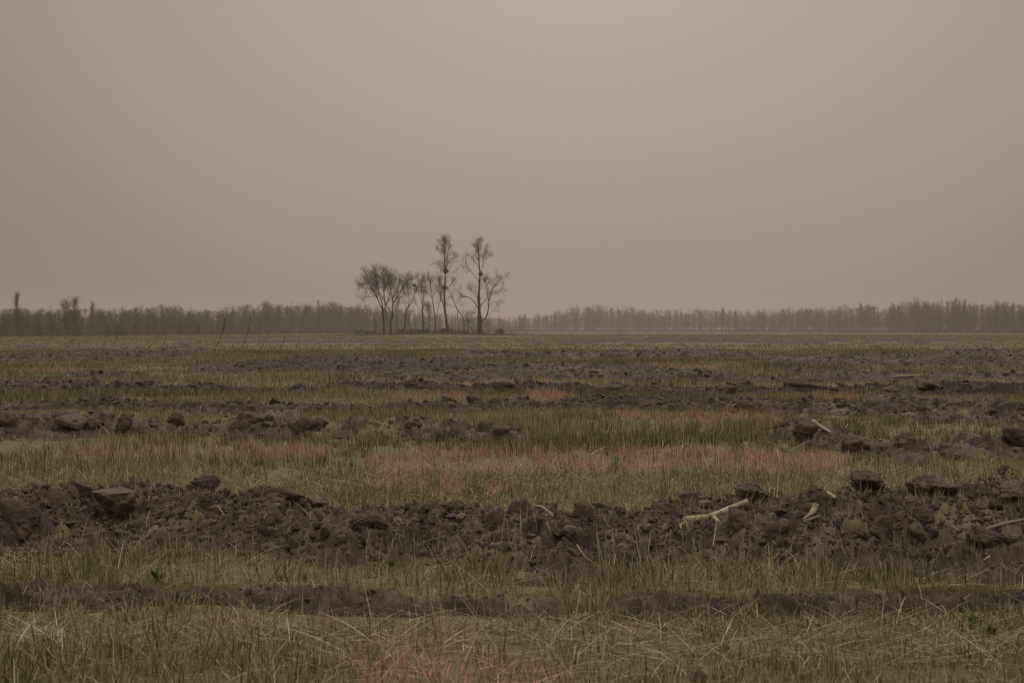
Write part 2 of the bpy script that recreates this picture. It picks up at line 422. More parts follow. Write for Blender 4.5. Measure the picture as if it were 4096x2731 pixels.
ST, RD, LT = Blades(), Blades(), Blades()
def stand(n_clump, da, db, stems, hr, w, K, spread, lean_sd):
    x, y = scatter(n_clump, da, db)
    z, s = land(x, y, False)
    d = turf(x, y, s) * (1 - .6 * lying(y))
    d = np.maximum(np.maximum(d, .05 * (y < 30) + .06 * (y < 12.5) * (y > 8.3)), .95 * red_mask(x, y) * (1 - s))
    keep = rng.uniform(0, 1, len(x)) < d
    x, y = x[keep], y[keep]
    k = rng.poisson(stems, len(x)) + 1
    i = np.repeat(np.arange(len(x)), k)
    sx = x[i] + rng.normal(0, spread, len(i)); sy = y[i] + rng.normal(0, spread, len(i))
    z, s = land(sx, sy)
    ch = rng.uniform(hr[0], hr[1], len(x))[i] * rng.uniform(.55, 1.1, len(i)) * (.75 + .35 * (fbm(sx * .5, sy * .5, 311, 2)))
    ch = np.maximum(ch, .05)
    az = np.arctan2(sy - y[i], sx - x[i]) + rng.normal(0, .5, len(i))
    lean = np.abs(rng.normal(0, lean_sd, len(i))) + (rng.uniform(0, 1, len(i)) < .07) * rng.uniform(.3, 1.0, len(i))
    cur = rng.normal(.12, .25 + .2 * (da < 10), len(i))
    tint = np.clip(rng.normal(.42, .3, len(i)) + .18 * fbm(sx * .3, sy * .3, 321, 2), 0, 1)
    ww = w * rng.uniform(.6, 1.4, len(i))
    red = rng.uniform(0, 1, len(i)) < red_mask(sx, sy)
    b = np.stack([sx, sy, z - .01], 1)
    for B, q in ((ST, ~red), (RD, red)):
        B.add(b[q], ch[q], az[q], lean[q], cur[q], ww[q], K, tint[q])

def lay(n, da, db, L, w, K, bias, where):
    x, y = scatter(n, da, db)
    z, s = land(x, y)
    n = len(x); keep = rng.uniform(0, 1, n) < where(x, y, s)
    x, y, z = x[keep], y[keep], z[keep]; n = len(x)
    az = np.where(rng.uniform(0, 1, n) < bias, rng.normal(0, .3, n) + math.pi * rng.integers(0, 2, n), rng.uniform(0, 6.283, n))
    red = rng.uniform(0, 1, n) < red_mask(x, y) * .7
    ln = rng.uniform(L[0], L[1], n); lean = rng.normal(1.25, .22, n); cur = rng.uniform(.1, .75, n)
    tint = np.clip(rng.normal(.48, .3, n), 0, 1); ww = w * rng.uniform(.6, 1.5, n); b = np.stack([x, y, z + .005], 1)
    for B, q in ((LT, ~red), (RD, red)):
        B.add(b[q], ln[q], az[q], lean[q], cur[q], ww[q], K, tint[q])

stand(6500, 4.7, 13.8, 9, (.10, .27), .0055, 6, .04, .3)
stand(64000, 4.7, 13.8, 3, (.04, .12), .004, 3, .06, .6)
stand(30000, 13.0, 33, 8, (.10, .215), .007, 4, .04, .12)
stand(110000, 29, 92, 4, (.14, .27), .014, 2, .08, .15)
stand(150000, 88, 330, 2, (.12, .26), .045, 2, .25, .25)
stand(60000, 300, 820, 2, (.15, .3), .11, 2, .5, .3)
lay(80000, 4.7, 14.5, (.06, .34), .0042, 5, .5, lambda x, y, s: np.clip((1 - s * 1.5), 0, 1) * (.25 + .75 * lying(y)))
lay(16000, 4.7, 14.5, (.05, .22), .003, 4, .2, lambda x, y, s: s * .3)
lay(26000, 14, 40, (.1, .4), .008, 4, .6, lambda x, y, s: .35 + .3 * np.clip(1 - s, 0, 1))
lay(12000, 40, 110, (.15, .5), .02, 3, .6, lambda x, y, s: .4 + 0 * s)
tag(link('stubble', ST.mesh('stubble'), M_stub), 'dull olive standing stubble in strips between the ploughed ridges', 'stubble', kind='stuff')
tag(link('reddish_stubble', RD.mesh('reddish_stubble'), M_red), 'patches of reddish brown standing stubble', 'stubble', kind='stuff')
tag(link('straw_litter', LT.mesh('straw_litter'), M_lit), 'flattened pale straw lying over the stubble strips', 'straw', kind='stuff')

# ------------------------------------------------------------------ clods
def ico(sub):
    import bmesh
    bm = bmesh.new(); bmesh.ops.create_icosphere(bm, subdivisions=sub, radius=1)
    v = np.array([p.co[:] for p in bm.verts]); f = np.array([[q.index for q in p.verts] for p in bm.faces]); bm.free()
    return v, f
ICO = {k: ico(k) for k in (1, 2, 3, 4, 5)}

def clod_mesh(seed, sub, squash=(1, .85, .7), planes=13, rough=.10, name='clod', chip=True):
    r = np.random.default_rng(seed); v, f = ICO[sub]
    n = r.normal(size=(planes, 3)); n /= np.linalg.norm(n, axis=1, keepdims=True); d = r.uniform(.5, .95, planes)
    c = np.maximum(v @ n.T, .05); q = d[None, :] / c
    rad = (np.sum(np.minimum(q, 3) ** -22, 1)) ** (-1 / 22.)
    rad = np.minimum(rad, 1.25)
    off = Vector(r.uniform(0, 50, 3))
    e = np.array([mnoise.fractal(Vector(p) * 1.5 + off, .75, 2.1, 6) for p in v]) if sub >= 3 else r.normal(0, .5, len(v))
    e2 = np.array([abs(mnoise.noise(Vector(p) * 4.2 + off)) for p in v]) if sub >= 3 else 0
    e3 = np.array([1 - abs(mnoise.noise(Vector(p) * 2.3 + off * 1.7)) for p in v]) if sub >= 3 else 0
    rad = rad * (1 + rough * 2.0 * e) - .17 * e2 + .16 * e3
    return mesh_from(name, v * rad[:, None] * np.array(squash)[None, :], f, True, None)

CL = []     # (middle, base, width px, height px, kind, label)
def C_(X, Y, w, h, kind, label, mat='m', rz=None): CL.append((X, Y, w, h, kind, label, mat, rz))
C_(70, 2118, 185, 165, 'block', 'big rounded clod sitting in a hollow at the left end of the near ridge')
C_(470, 2075, 180, 125, 'wedge', 'flat-topped wedge of soil with an undercut front on the near ridge')
C_(325, 1985, 130, 80, 'slab', 'low soil slab directly left of the flat-topped wedge')
C_(395, 1948, 80, 45, 'block', 'small clod on the crest behind the low soil slab')
C_(815, 1955, 110, 55, 'slab', 'flat grey slab tilted on the crest where the stubble dips', 'm')
C_(1180, 1985, 90, 52, 'block', 'squarish crest clod with a dark right side, left half of near ridge')
C_(1260, 1995, 95, 50, 'slab', 'pale smooth crest clod beside the squarish one', 'p')
C_(1430, 2135, 130, 100, 'block', 'large pale lump in the middle of the near ridge face', 'p')
C_(1520, 2110, 70, 70, 'block', 'upright narrow lump right of the large pale one')
C_(1985, 2105, 85, 95, 'block', 'pale upright lump with a flat front below the pointed crest clod', 'p')
C_(2092, 1998, 110, 65, 'peak', 'pointed dark clod standing on the crest at mid-frame')
C_(2320, 2080, 120, 95, 'block', 'dark block overhanging a black hollow right of the buried root', 'd')
C_(2400, 1990, 60, 45, 'block', 'small upright brown clod on the crest left of the pale branch')
C_(2760, 1990, 90, 60, 'slab', 'tilted pale-faced clod on the crest behind the pale branch', 'p')
C_(3010, 1990, 165, 80, 'block', 'wide dark dome of soil on the crest above the pale branch', 'd')
C_(2950, 2110, 100, 80, 'slab', 'leaning soil slab under the end of the pale branch')
C_(3470, 1965, 150, 85, 'arch', 'dark overhanging clod with a hollow beneath on the crest at the right', 'd')
C_(3725, 1985, 215, 115, 'arch', 'largest tilted slab on the right crest with a black hollow beneath')
C_(4055, 1980, 130, 60, 'slab', 'flat pale slab on the crest at the right edge', 'p')
C_(3690, 2085, 110, 70, 'block', 'rounded lump right below the largest tilted slab')
C_(3520, 2130, 120, 95, 'block', 'broad damp lump beside a black hole at the right', 'd')
C_(3960, 2190, 150, 110, 'block', 'dark lump under the grey stick at the right edge', 'd')
C_(25, 1705, 90, 75, 'slab', 'pale flat slab at the left end of the second ridge', 'p')
C_(290, 1710, 110, 55, 'slab', 'wide pale slab in the second ridge near the left', 'p')
C_(385, 1712, 60, 42, 'slab', 'small tilted pale slab just right of the wide pale one', 'p')
C_(500, 1715, 60, 60, 'block', 'dark squarish clod left of the brown round one in the second ridge', 'd')
C_(700, 1700, 70, 55, 'block', 'brown round clod in the second ridge before a gap')
C_(965, 1720, 90, 72, 'peak', 'high pointed clod in the left half of the second ridge')
C_(1015, 1690, 80, 45, 'slab', 'slab leaning back behind the high pointed clod')
C_(1210, 1722, 100, 62, 'block', 'dark smooth block near the middle of the second ridge', 'd')
C_(1290, 1705, 60, 38, 'slab', 'thin pale slab beside the dark smooth block', 'p')
C_(1830, 1762, 105, 82, 'peak', 'tall dark clod standing alone at the right end of the second ridge', 'd')
C_(2000, 1752, 70, 50, 'block', 'brown clod in stubble right of the tall lone clod')
C_(2775, 1715, 45, 26, 'slab', 'small pale flat lump lying among the reddish stubble', 'p')
C_(3230, 1750, 130, 75, 'block', 'dark lump with a pale plank leaning on its right side', 'd')
C_(3420, 1800, 110, 70, 'block', 'bulging clod in the middle of the short right-hand ridge')
C_(3620, 1770, 80, 50, 'slab', 'smooth slab at the right end of the short right-hand ridge')
C_(4060, 1780, 130, 80, 'block', 'big clod at the right edge behind the near ridge', 'd')
C_(3940, 1790, 100, 80, 'peak', 'peaked clod left of the big one at the right edge')
C_(310, 1562, 75, 55, 'tri', 'pale triangular slab on edge in the left midfield', 'p')
C_(150, 1555, 50, 32, 'block', 'pale squarish clod left of the triangular slab', 'p')
C_(575, 1540, 85, 40, 'slab', 'broad tilted grey clod in the left midfield')
C_(1100, 1578, 60, 42, 'tri', 'pale pointed slab among stubble at left of centre', 'p')
C_(1000, 1648, 80, 45, 'block', 'dark jagged heap in the third ridge, left of centre', 'd')
C_(1180, 1555, 70, 40, 'block', 'dark clod pile just right of the pale pointed slab', 'd')
C_(1790, 1600, 75, 40, 'block', 'smooth dull clod behind the middle stubble')
C_(1895, 1590, 70, 42, 'block', 'round dark clod right of the smooth dull one', 'd')
C_(2010, 1560, 110, 48, 'block', 'dark mound in the fourth ridge right of centre', 'd')
C_(2440, 1565, 130, 52, 'block', 'long shaded mound in the fourth ridge with a dark front', 'd')  # shade on the ridge face put into the mound's darker soil colour
C_(2900, 1568, 100, 55, 'block', 'dark mound left of the fallen log', 'd')
C_(2990, 1640, 120, 60, 'block', 'dark domed heap in the third ridge, right of centre', 'd')
C_(3560, 1570, 85, 42, 'block', 'low brown heap right of the fallen log')
C_(3720, 1560, 120, 48, 'block', 'wide dark heap in the fourth ridge near the right', 'd')
C_(2800, 2725, 70, 60, 'peak', 'dark damp clod cut by the bottom edge of the frame', 'd')
def rest(X, Y):
    p = hit(X, Y)
    d = np.linspace(p.y * .72, p.y, 160); x = (X - CX) / F * d; z, so = land(x, d)
    if so[-1] > .6: return p
    ok = so > .6
    if not ok.any(): return p
    k = np.argmax(np.where(ok, (z - (CAM_H - (Y - CY) / F * d)) / d, -9))
    return Vector((x[k], d[k], z[k]))
SQ = dict(block=(1, .85, .8), wedge=(1, .9, .75), slab=(1, .8, .42), peak=(.95, .75, 1.0), arch=(1, .9, .6), tri=(1, .45, .9))
for n, (X, Y, w, h, kind, label, mat, rz) in enumerate(CL):
    p = rest(X, Y); s = p.y / F
    sq = SQ[kind]
    me = clod_mesh(900 + n, 5 if w > 95 and Y > 1900 else 4, sq, 9 if kind in ('wedge', 'slab', 'tri') else 12, .13, 'soil_clod')
    co = np.array([v.co[:] for v in me.vertices])
    if kind == 'wedge':                       # flat lid, undercut front
        co[:, 2] = np.minimum(co[:, 2], .42 + .05 * co[:, 1]); k = np.clip((.42 - co[:, 2]) / 1.1, 0, 1); co[:, :2] *= (1 - .55 * k)[:, None]
    if kind == 'arch':                        # a hollow scooped out of the side that faces the field edge
        g = np.exp(-((co[:, 0] - .1) / .45) ** 2 - ((co[:, 2] + .25) / .4) ** 2) * (co[:, 1] < .1); co[:, 1] += .75 * g; co[:, 2] += .1 * g
    if kind == 'peak': co[:, :2] *= (1 - .45 * np.clip(co[:, 2] + .2, 0, 1))[:, None]
    if kind == 'tri': co[:, 0] *= 1 - .7 * np.clip(co[:, 2] + .3, 0, 1)
    if Y < 1680: h *= .68; w *= .85
    elif kind in ('arch', 'block') and Y > 1900: h *= .82; w *= .9
    ext = co.max(0) - co.min(0)
    co[:, 0] *= w * s / ext[0] * 1.08; co[:, 1] *= w * s / ext[0] * 1.0; co[:, 2] *= h * s / ext[2] * 1.35
    co[:, 2] -= co[:, 2].min()
    me.vertices.foreach_set('co', co.astype(np.float32).ravel()); me.update()
    o = link('soil_clod', me, {'m': M_clod, 'd': M_dark, 'p': M_pale}[mat])
    o.location = (p.x, p.y + .12 * w * s, p.z - (.55 if kind == 'peak' else .46) * h * s); o.rotation_euler = (random.uniform(-.08, .08), random.uniform(-.1, .1), random.uniform(-.25, .25))
    tag(o, label, 'clod', 'large soil clods on the ploughed ridges')

protos = [clod_mesh(400 + k, 3, (1, random.uniform(.7, .95), random.uniform(.5, .85)), 12, .14, 'soil_clod') for k in range(12)]
for k, me in enumerate(protos): me.materials.append((M_clod, M_clod, M_dark, M_pale)[k % 4])
def strew(n, da, db, sa, sb, label, group):
    x, y = scatter(n * 14, da, db, .38)
    z, s = land(x, y); u = CX + F * x / y; ok = np.nonzero((s > .75) & ~((y < 12.5) & (((u > 2690) & (u < 3030)) | ((u > 3180) & (u < 3360)) | ((u > 2110) & (u < 2290)))))[0][:n]
    for i in ok:
        o = bpy.data.objects.new('soil_clod', random.choice(protos)); C.objects.link(o)
        r = random.uniform(0, 1) ** 2 * (sb - sa) + sa
        o.scale = (r, r * random.uniform(.8, 1.1), r * random.uniform(.75, 1.1)); o.rotation_euler = (random.uniform(-.5, .5), random.uniform(-.5, .5), random.uniform(0, 6.28))
        o.location = (x[i], y[i], z[i] - r * .12)
        tag(o, label, 'clod', group)
strew(150, 8.2, 12.2, 0.03, .072, 'small rough clod strewn over the near ploughed ridge', 'small clods on the near ridge')
strew(95, 15.5, 38, .05, .12, 'small rough clod on the ridges behind the reddish stubble', 'small clods on the farther ridges')

# crumbs of soil: too many to count
TONE = []
def crumbs(n, da, db, sa, sb, pw=4, sub=2):
    x, y = scatter(n, da, db, .42); z, s = land(x, y); k = s > rng.uniform(.02, .9, len(x))
    x, y, z = x[k], y[k], z[k]; n = len(x)
    r = sa + (sb - sa) * rng.uniform(0, 1, n) ** pw
    shapes = []
    for k in range(14):
        q = np.random.default_rng(300 + k); v, f = ICO[sub]
        pn = q.normal(size=(10, 3)); pn /= np.linalg.norm(pn, axis=1, keepdims=True); d = q.uniform(.45, .95, 10)
        rad = np.minimum((d[None] / np.maximum(v @ pn.T, .05)).min(1), 1.2) * (1 + q.normal(0, .11, len(v)))
        shapes.append(v * rad[:, None])
    shapes = np.array(shapes)
    J = shapes[rng.integers(0, 14, n)] * rng.uniform(.6, 1.15, (n, 1, 3)) * r[:, None, None]
    a = rng.uniform(0, 6.28, n); ca, sa_ = np.cos(a)[:, None], np.sin(a)[:, None]
    J = np.stack([J[..., 0] * ca - J[..., 1] * sa_, J[..., 0] * sa_ + J[..., 1] * ca, J[..., 2]], -1)
    J += np.stack([x, y, z - r * .05], 1)[:, None, :]
    TONE.append(np.repeat(np.clip(rng.normal(.45, .2, n) - .28 * sstep(20, 24, y), 0, 1), len(v)))  # crumbs on the farther ridges go darker too, shade put into their tone
    return J.reshape(-1, 3), (f[None] + (np.arange(n) * len(v))[:, None, None]).reshape(-1, 3)
parts = [crumbs(58000, 8.3, 12.8, .006, .030, 3, 1), crumbs(11000, 8.4, 12.6, .014, .055, 2.6), crumbs(6000, 6.9, 8.3, .006, .028, 3, 1), crumbs(26000, 15, 34, .016, .085, 3, 1), crumbs(26000, 28, 95, .03, .14, 3, 1)]
off = np.cumsum([0] + [len(p[0]) for p in parts])
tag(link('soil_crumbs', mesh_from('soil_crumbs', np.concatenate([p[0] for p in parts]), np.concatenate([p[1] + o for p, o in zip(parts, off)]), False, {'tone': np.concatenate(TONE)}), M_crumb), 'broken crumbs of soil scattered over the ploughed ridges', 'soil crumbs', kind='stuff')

# ------------------------------------------------------------------ sticks, branches, straws
def strand(pix, lift, K=14, arch=0.0):
    P = np.array([hit(a, b)[:] for a, b in pix], float)
    # keep neighbouring points at a like distance, so that a stick lies along the slope and does not leap
    ym = np.median(P[:, 1])
    for i, (a, b) in enumerate(pix):
        y = ym + np.clip(P[i, 1] - ym, -.3, .3) * .6
        P[i] = ((a - CX) / F * y, y, CAM_H - (b - CY) / F * y + lift)
    return resample(P, K)
def stick(name, pix, r0, r1, mat, label, cat, lift=.01, group=None, parts=(), sides=7):
    Tb = Tubes(); P = strand(pix, lift, 14); R = np.linspace(r0, r1, 14) * (1 + rng.normal(0, .06, 14)); o3 = P[0]
    # close the ends
    P = np.vstack([P[0] - (P[1] - P[0]) * .02, P, P[-1] + (P[-1] - P[-2]) * .02]); R = np.r_[r0 * .05, R, r1 * .05]
    Tb.add(P, R, sides)
    o = link(name, Tb.mesh(name, o3), mat, loc=o3)
    tag(o, label, cat, group)
    for (pn, ppix, a, b, m) in parts:
        T2 = Tubes(); Q = strand(ppix, lift, 8); Q = np.vstack([Q[0] - (Q[1] - Q[0]) * .02, Q, Q[-1] + (Q[-1] - Q[-2]) * .02])
        T2.add(Q, np.r_[a * .05, np.linspace(a, b, 8), b * .05], sides)
        link(pn, T2.mesh(pn, o3), m, parent=o)
    return o
stick('broken_branch', [(2745, 2092), (2800, 2086), (2855, 2076), (2920, 2045), (2992, 2016)], .029, .018, M_pwood, 'pale broken branch lying across the near ridge, with a short side stub', 'branch', .02,
      parts=[('side_stub', [(2852, 2080), (2868, 2092), (2876, 2104)], .014, .013, M_pwood), ('root_fork', [(2742, 2094), (2752, 2125), (2768, 2162), (2774, 2185)], .008, .005, M_twig)])
stick('split_wood', [(3262, 2026), (3258, 2048), (3240, 2070), (3212, 2090)], .026, .008, M_pwood, 'whitish split piece of wood standing out of the right half of the near ridge', 'wood piece', .02,
      parts=[('splinter', [(3215, 2100), (3240, 2090), (3278, 2076)], .012, .008, M_twig)])
stick('wood_stub', [(3312, 1984), (3325, 1992), (3342, 2004)], .013, .013, M_pwood, 'short pale stub of wood poking from the crest above the split piece', 'wood piece', .02)
stick('buried_root', [(2140, 2034), (2165, 2036), (2200, 2062), (2235, 2100), (2262, 2132)], .013, .008, M_twig, 'half-buried brown root running down the middle of the near ridge', 'root', .015)
stick('grey_stick', [(3930, 2142), (4000, 2118), (4100, 2096)], .011, .008, M_twig, 'grey stick lying on the dark lump at the right edge', 'stick', .03)
stick('fallen_log', [(3138, 1544), (3200, 1548), (3260, 1554), (3320, 1563), (3400, 1572)], .062, .025, M_dwood, 'short dark fallen log tapering to the right in the midfield', 'log', .05,
      parts=[('root_end', [(3140, 1545), (3136, 1532), (3130, 1524)], .07, .03, M_dwood), ('branch_stub', [(3200, 1540), (3230, 1528), (3290, 1530)], .04, .02, M_dwood)], sides=9)
stick('leaning_plank', [(3250, 1692), (3285, 1716), (3320, 1738), (3342, 1762)], .022, .018, M_pwood, 'long pale-edged piece of wood leaning on the dark lump, right midfield', 'wood piece', .03)
stick('bare_pole', [(3565, 1511), (3620, 1508), (3695, 1503)], .03, .018, M_straw, 'pale straight pole lying flat in the right midfield', 'pole', .03)
stick('bare_pole', [(3780, 1508), (3840, 1511), (3915, 1513)], .02, .012, M_twig, 'thin greyish pole lying flat farther right than the pale pole', 'pole', .03)
stick('thin_twig', [(3340, 2062), (3395, 2105), (3452, 2160)], .0045, .0025, M_twig, 'thin grey twig sloping down right of the split wood piece', 'twig', .012)
stick('thin_twig', [(3572, 2142), (3630, 2185), (3705, 2222)], .0035, .002, M_twig, 'hair-thin pale twig sloping across the lower right of the near ridge', 'twig', .012)
stick('thin_twig', [(3808, 2112), (3850, 2142), (3896, 2172)], .0055, .004, M_twig, 'stout grey twig beside the hollow left of the grey stick', 'twig', .012)
stick('wood_chip', [(3135, 2274), (3150, 2268), (3164, 2260)], .007, .005, M_straw, 'small pale chip of wood at the foot of the near ridge', 'wood chip', .01)
stick('wood_chip', [(3936, 2246), (3948, 2238), (3960, 2230)], .007, .005, M_pwood, 'small whitish chip of wood near the bottom right of the ridge', 'wood chip', .01)
stick('wood_chip', [(2742, 2100), (2722, 2112), (2728, 2128)], .008, .006, M_straw, 'yellowish knob of wood at the left end of the pale branch', 'wood chip', .02)
STRAWS = [([(835, 2040), (868, 2029), (894, 2065), (904, 2088), (881, 2121)], 'hook-shaped pale straw on the left half of the near ridge', .004),
          ([(1000, 2112), (1040, 2098), (1066, 2062)], 'curved yellow straw right of the hook-shaped one', .004),
          ([(440, 2105), (520, 2040), (590, 2003)], 'long thin stalk rising from the undercut wedge of soil', .0035),
          ([(597, 1992), (592, 2015), (582, 2046)], 'short yellow straw standing at the tip of the long thin stalk', .004),
          ([(988, 2026), (1012, 2014), (1034, 2003)], 'short straight straw on the ridge above the curved yellow one', .0035),
          ([(2187, 2094), (2198, 2124), (2208, 2156)], 'bright yellow straight straw stuck in the middle of the ridge', .0045),
          ([(2120, 2260), (2128, 2222), (2142, 2188)], 'bent yellowish stem below the bright yellow straw', .004),
          ([(2308, 2186), (2345, 2238), (2412, 2280)], 'long bent straw trailing down from the ridge at mid-frame', .004),
          ([(3292, 2166), (3305, 2176), (3322, 2184)], 'tiny yellow straw below the thin grey twig', .004),
          ([(1475, 1552), (1492, 1522), (1545, 1514), (1590, 1520)], 'arched pale straw on the dark ridge left of centre', .007),
          ([(1530, 1562), (1540, 1538), (1562, 1528), (1610, 1528)], 'second arched straw close right of the other arch', .007),
          ([(156, 1668), (170, 1684), (188, 1702)], 'short thick yellow straw behind the left slabs of the second ridge', .007),
          ([(803, 1626), (797, 1655), (794, 1684)], 'upright pale straw alone in stubble behind the second ridge', .005),
          ([(1500, 1690), (1540, 1700), (1590, 1700), (1625, 1706)], 'long wavy straw lying along the back of the second ridge', .006),
          ([(3032, 1832), (3060, 1802), (3120, 1793), (3240, 1793)], 'very long thin arched straw over the reddish stubble', .003),
          ([(3690, 1748), (3682, 1768), (3710, 1774)], 'crooked straw on the short right-hand ridge', .005),
          ([(3655, 1952), (3664, 1968), (3670, 1992)], 'white straw hanging in front of the black hollow of the largest slab', .004),
          ([(3370, 1722), (3382, 1712), (3392, 1698)], 'short slanting straw behind the short right-hand ridge', .006),
          ([(2100, 1722), (2115, 1740), (2130, 1764)], 'slanting pale straw at the top of the middle reddish patch', .006),
          ([(2290, 1580), (2302, 1600), (2306, 1620)], 'curved pale stem in front of the dark fourth ridge', .007),
          ([(2380, 1612), (2410, 1600), (2440, 1582)], 'pale straight stem right of the curved stem at the fourth ridge', .008)]
for px, lb, r in STRAWS: stick('straw_stalk', px, r, r * .6, M_straw, lb, 'straw', .012, 'single straws on the ridges', sides=5)

# a few green seedlings
for (X, Y, lb) in ((3968, 2535, 'small green weed in the stubble at the bottom right'), (3895, 2500, 'dark green weed left of the small green one at bottom right'),
                   (632, 2318, 'low green weed in the stubble at the left foot of the ridge'), (1560, 2268, 'green seedling at the foot of the ridge left of centre')):
    p = hit(X, Y); B = Blades(); n = 16; az = rng.uniform(0, 6.28, n)
    B.add(np.zeros((n, 3)) + rng.normal(0, .006, (n, 3)) * [1, 1, 0], rng.uniform(.03, .085, n), az, rng.uniform(.3, .9, n), rng.uniform(.2, .8, n), np.full(n, .011), 4, rng.uniform(0, 1, n), .3)
    tag(link('green_weed', B.mesh('green_weed'), M_green, loc=p), lb, 'weed', 'green weeds in the stubble')

# ------------------------------------------------------------------ the group of bare trees
def zt(q): return (1350 + q[0] * .3401, 900 + q[1] * .3401)
def tree(name, label, D, limbs, n1=9, L1=(1.2, 2.6), a1=(42, 12), up=.35, n2=8, L2=(.7, 1.7), n3=5, L3=(.4, 1.2), t0=.35, seed=1, rmin=.006, cat='tree', group='bare trees standing together in the field'):
    """limbs: (points, radius at start, radius at end, depth lean, shoots)"""
    r = np.random.default_rng(seed)
    b = zt(limbs[0][0][0]); bx = (b[0] - CX) / F * D
    gz = float(land(np.array([bx]), np.array([D]), False)[0][0])
    org = np.array([bx, D, gz])
    def W(q, dy=0.0):
        X, Y = zt(q); y = D + dy
        return np.array([(X - CX) / F * y, y, CAM_H - (Y - CY) / F * y])
    root = link(name, None, loc=org); tag(root, label, cat, group)
    T, Cr = Tubes(), Tubes()
    Ps, Rs, Ns = [], [], []
    for k, (pts, r0, r1, lean, sh) in enumerate(limbs):
        r0, r1 = r0 * .8, r1 * .8
        q = np.array(pts, float); ln = np.r_[0, np.cumsum(np.hypot(*np.diff(q, axis=0).T))] * .3401 / F * D
        P = np.array([W(p, lean * l) for p, l in zip(pts, ln)])
        if k == 0 or abs(P[0][2] - gz) < .5 and pts[0][1] > 1230: P[0][2] = gz - .25
        P = resample(P, 16); P += np.cumsum(r.normal(0, .018, P.shape), 0) * [1, 1, .3]
        R = np.linspace(r0, r1, 16)
        if pts[0][1] > 1230: R[0] *= 1.5; R[1] *= 1.15
        T.add(P, R, 8); Ps.append(P); Rs.append(R); Ns.append(sh)
    for P, R, sh in zip(Ps, Rs, Ns):
        if sh <= 0: continue
        n = max(2, int(n1 * sh * np.clip(np.linalg.norm(np.diff(P, axis=0), axis=1).sum() / 4.5, .3, 1.8)))
        B1 = spawn(P[None], R[None], n, t0, 1.0, L1, (a1[0], a1[1]), up, 6, .13, .5, .014, .35, r=r)
        tipd = np.repeat(P[None], 1, 0)
        B2 = spawn(*B1, n2, .2, 1, L2, (38, 16), up * .8, 5, .16, .55, .009, .4, r=r)
        B2t = spawn(P[None], R[None], n * 2, .55, 1.0, L2, (38, 16), up, 5, .16, .35, .009, .4, r=r)
        B3 = spawn(np.concatenate([B2[0], B2t[0]]), np.concatenate([B2[1], B2t[1]]), n3, .2, 1, L3, (36, 15), up * .6, 4, .16, .6, rmin, .6, r=r)
        Cr.add(*B1, 5, r.uniform(0, 1, len(B1[0])))
        Cr.add(*B2, 4, r.uniform(0, 1, len(B2[0]))); Cr.add(*B2t, 3, r.uniform(0, 1, len(B2t[0]))); Cr.add(*B3, 3, r.uniform(0, 1, len(B3[0])))
    link('trunk', T.mesh('trunk', org), M_bark, root); link('crown', Cr.mesh('crown', org), M_crown, root)
    return root, W

tree('spreading_tree', 'broad domed bare tree with the widest crown, leftmost big tree of the group', 268, [
    ([(545, 1292), (540, 1160), (532, 1060), (535, 990)], .30, .22, 0, 0),
    ([(535, 1020), (518, 960), (485, 890), (462, 830), (440, 790), (395, 740)], .16, .05, .25, 1),
    ([(462, 830), (400, 845), (340, 850), (310, 862)], .06, .02, -.2, .9),
    ([(440, 790), (380, 720), (320, 690), (262, 690)], .06, .02, .2, 1.2),
    ([(485, 890), (430, 800), (390, 690), (350, 600), (335, 550)], .08, .02, -.3, 1.3),
    ([(535, 990), (520, 900), (480, 800), (455, 700), (440, 600), (430, 530)], .14, .03, .35, 1.5),
    ([(540, 1020), (562, 960), (548, 860), (545, 760), (550, 660), (520, 570), (540, 530)], .16, .03, -.2, 1.5),
    ([(548, 860), (500, 810), (470, 770), (420, 700), (380, 640)], .08, .02, .4, 1.4),
    ([(545, 760), (590, 690), (620, 630), (640, 590)], .07, .02, .3, 1.3),
    ([(560, 960), (590, 890), (620, 800), (625, 720), (600, 620)], .10, .025, -.35, 1.4)],
    n1=11, L1=(1.1, 2.8), a1=(46, 16), up=.2, n2=7, n3=5, t0=.42, seed=3)
tree('forked_tree', 'heavy dark tree forking low, right of the broad domed one', 262, [
    ([(630, 1290), (625, 1220), (622, 1160), (640, 1080), (645, 1000)], .28, .18, 0, 0),
    ([(622, 1165), (590, 1120), (570, 1090), (566, 1000)], .12, .06, -.1, .1),
    ([(645, 1060), (610, 1000), (580, 940), (600, 880), (650, 840), (690, 790)], .12, .03, .3, .9),
    ([(645, 1000), (652, 930), (690, 870), (730, 800), (770, 740), (820, 680)], .16, .03, .25, 1.3),
    ([(652, 930), (645, 860), (622, 790), (625, 700), (640, 620)], .12, .025, -.3, 1.2),
    ([(690, 870), (700, 780), (715, 690), (722, 610)], .08, .02, .35, 1.2),
    ([(700, 860), (760, 840), (820, 790)], .06, .02, -.3, .8),
    ([(655, 960), (700, 925), (770, 905), (800, 890)], .06, .02, -.2, .6),
    ([(730, 800), (770, 720), (800, 650), (820, 600)], .05, .02, .4, 1.2)],
    n1=9, L1=(.9, 2.4), a1=(44, 16), up=.25, n2=7, n3=4, t0=.4, seed=4)
tree('slender_tree', 'thin straight bare tree between the forked tree and the kinked one', 270, [
    ([(692, 1292), (694, 1180), (702, 1080), (706, 1000), (725, 900), (738, 820)], .10, .03, .05, .8),
    ([(706, 1010), (690, 940), (682, 880)], .04, .02, .3, .5), ([(702, 1060), (660, 1050), (640, 1080)], .03, .015, -.3, .5)], n1=7, L1=(.5, 1.2), n2=5, n3=3, seed=5)
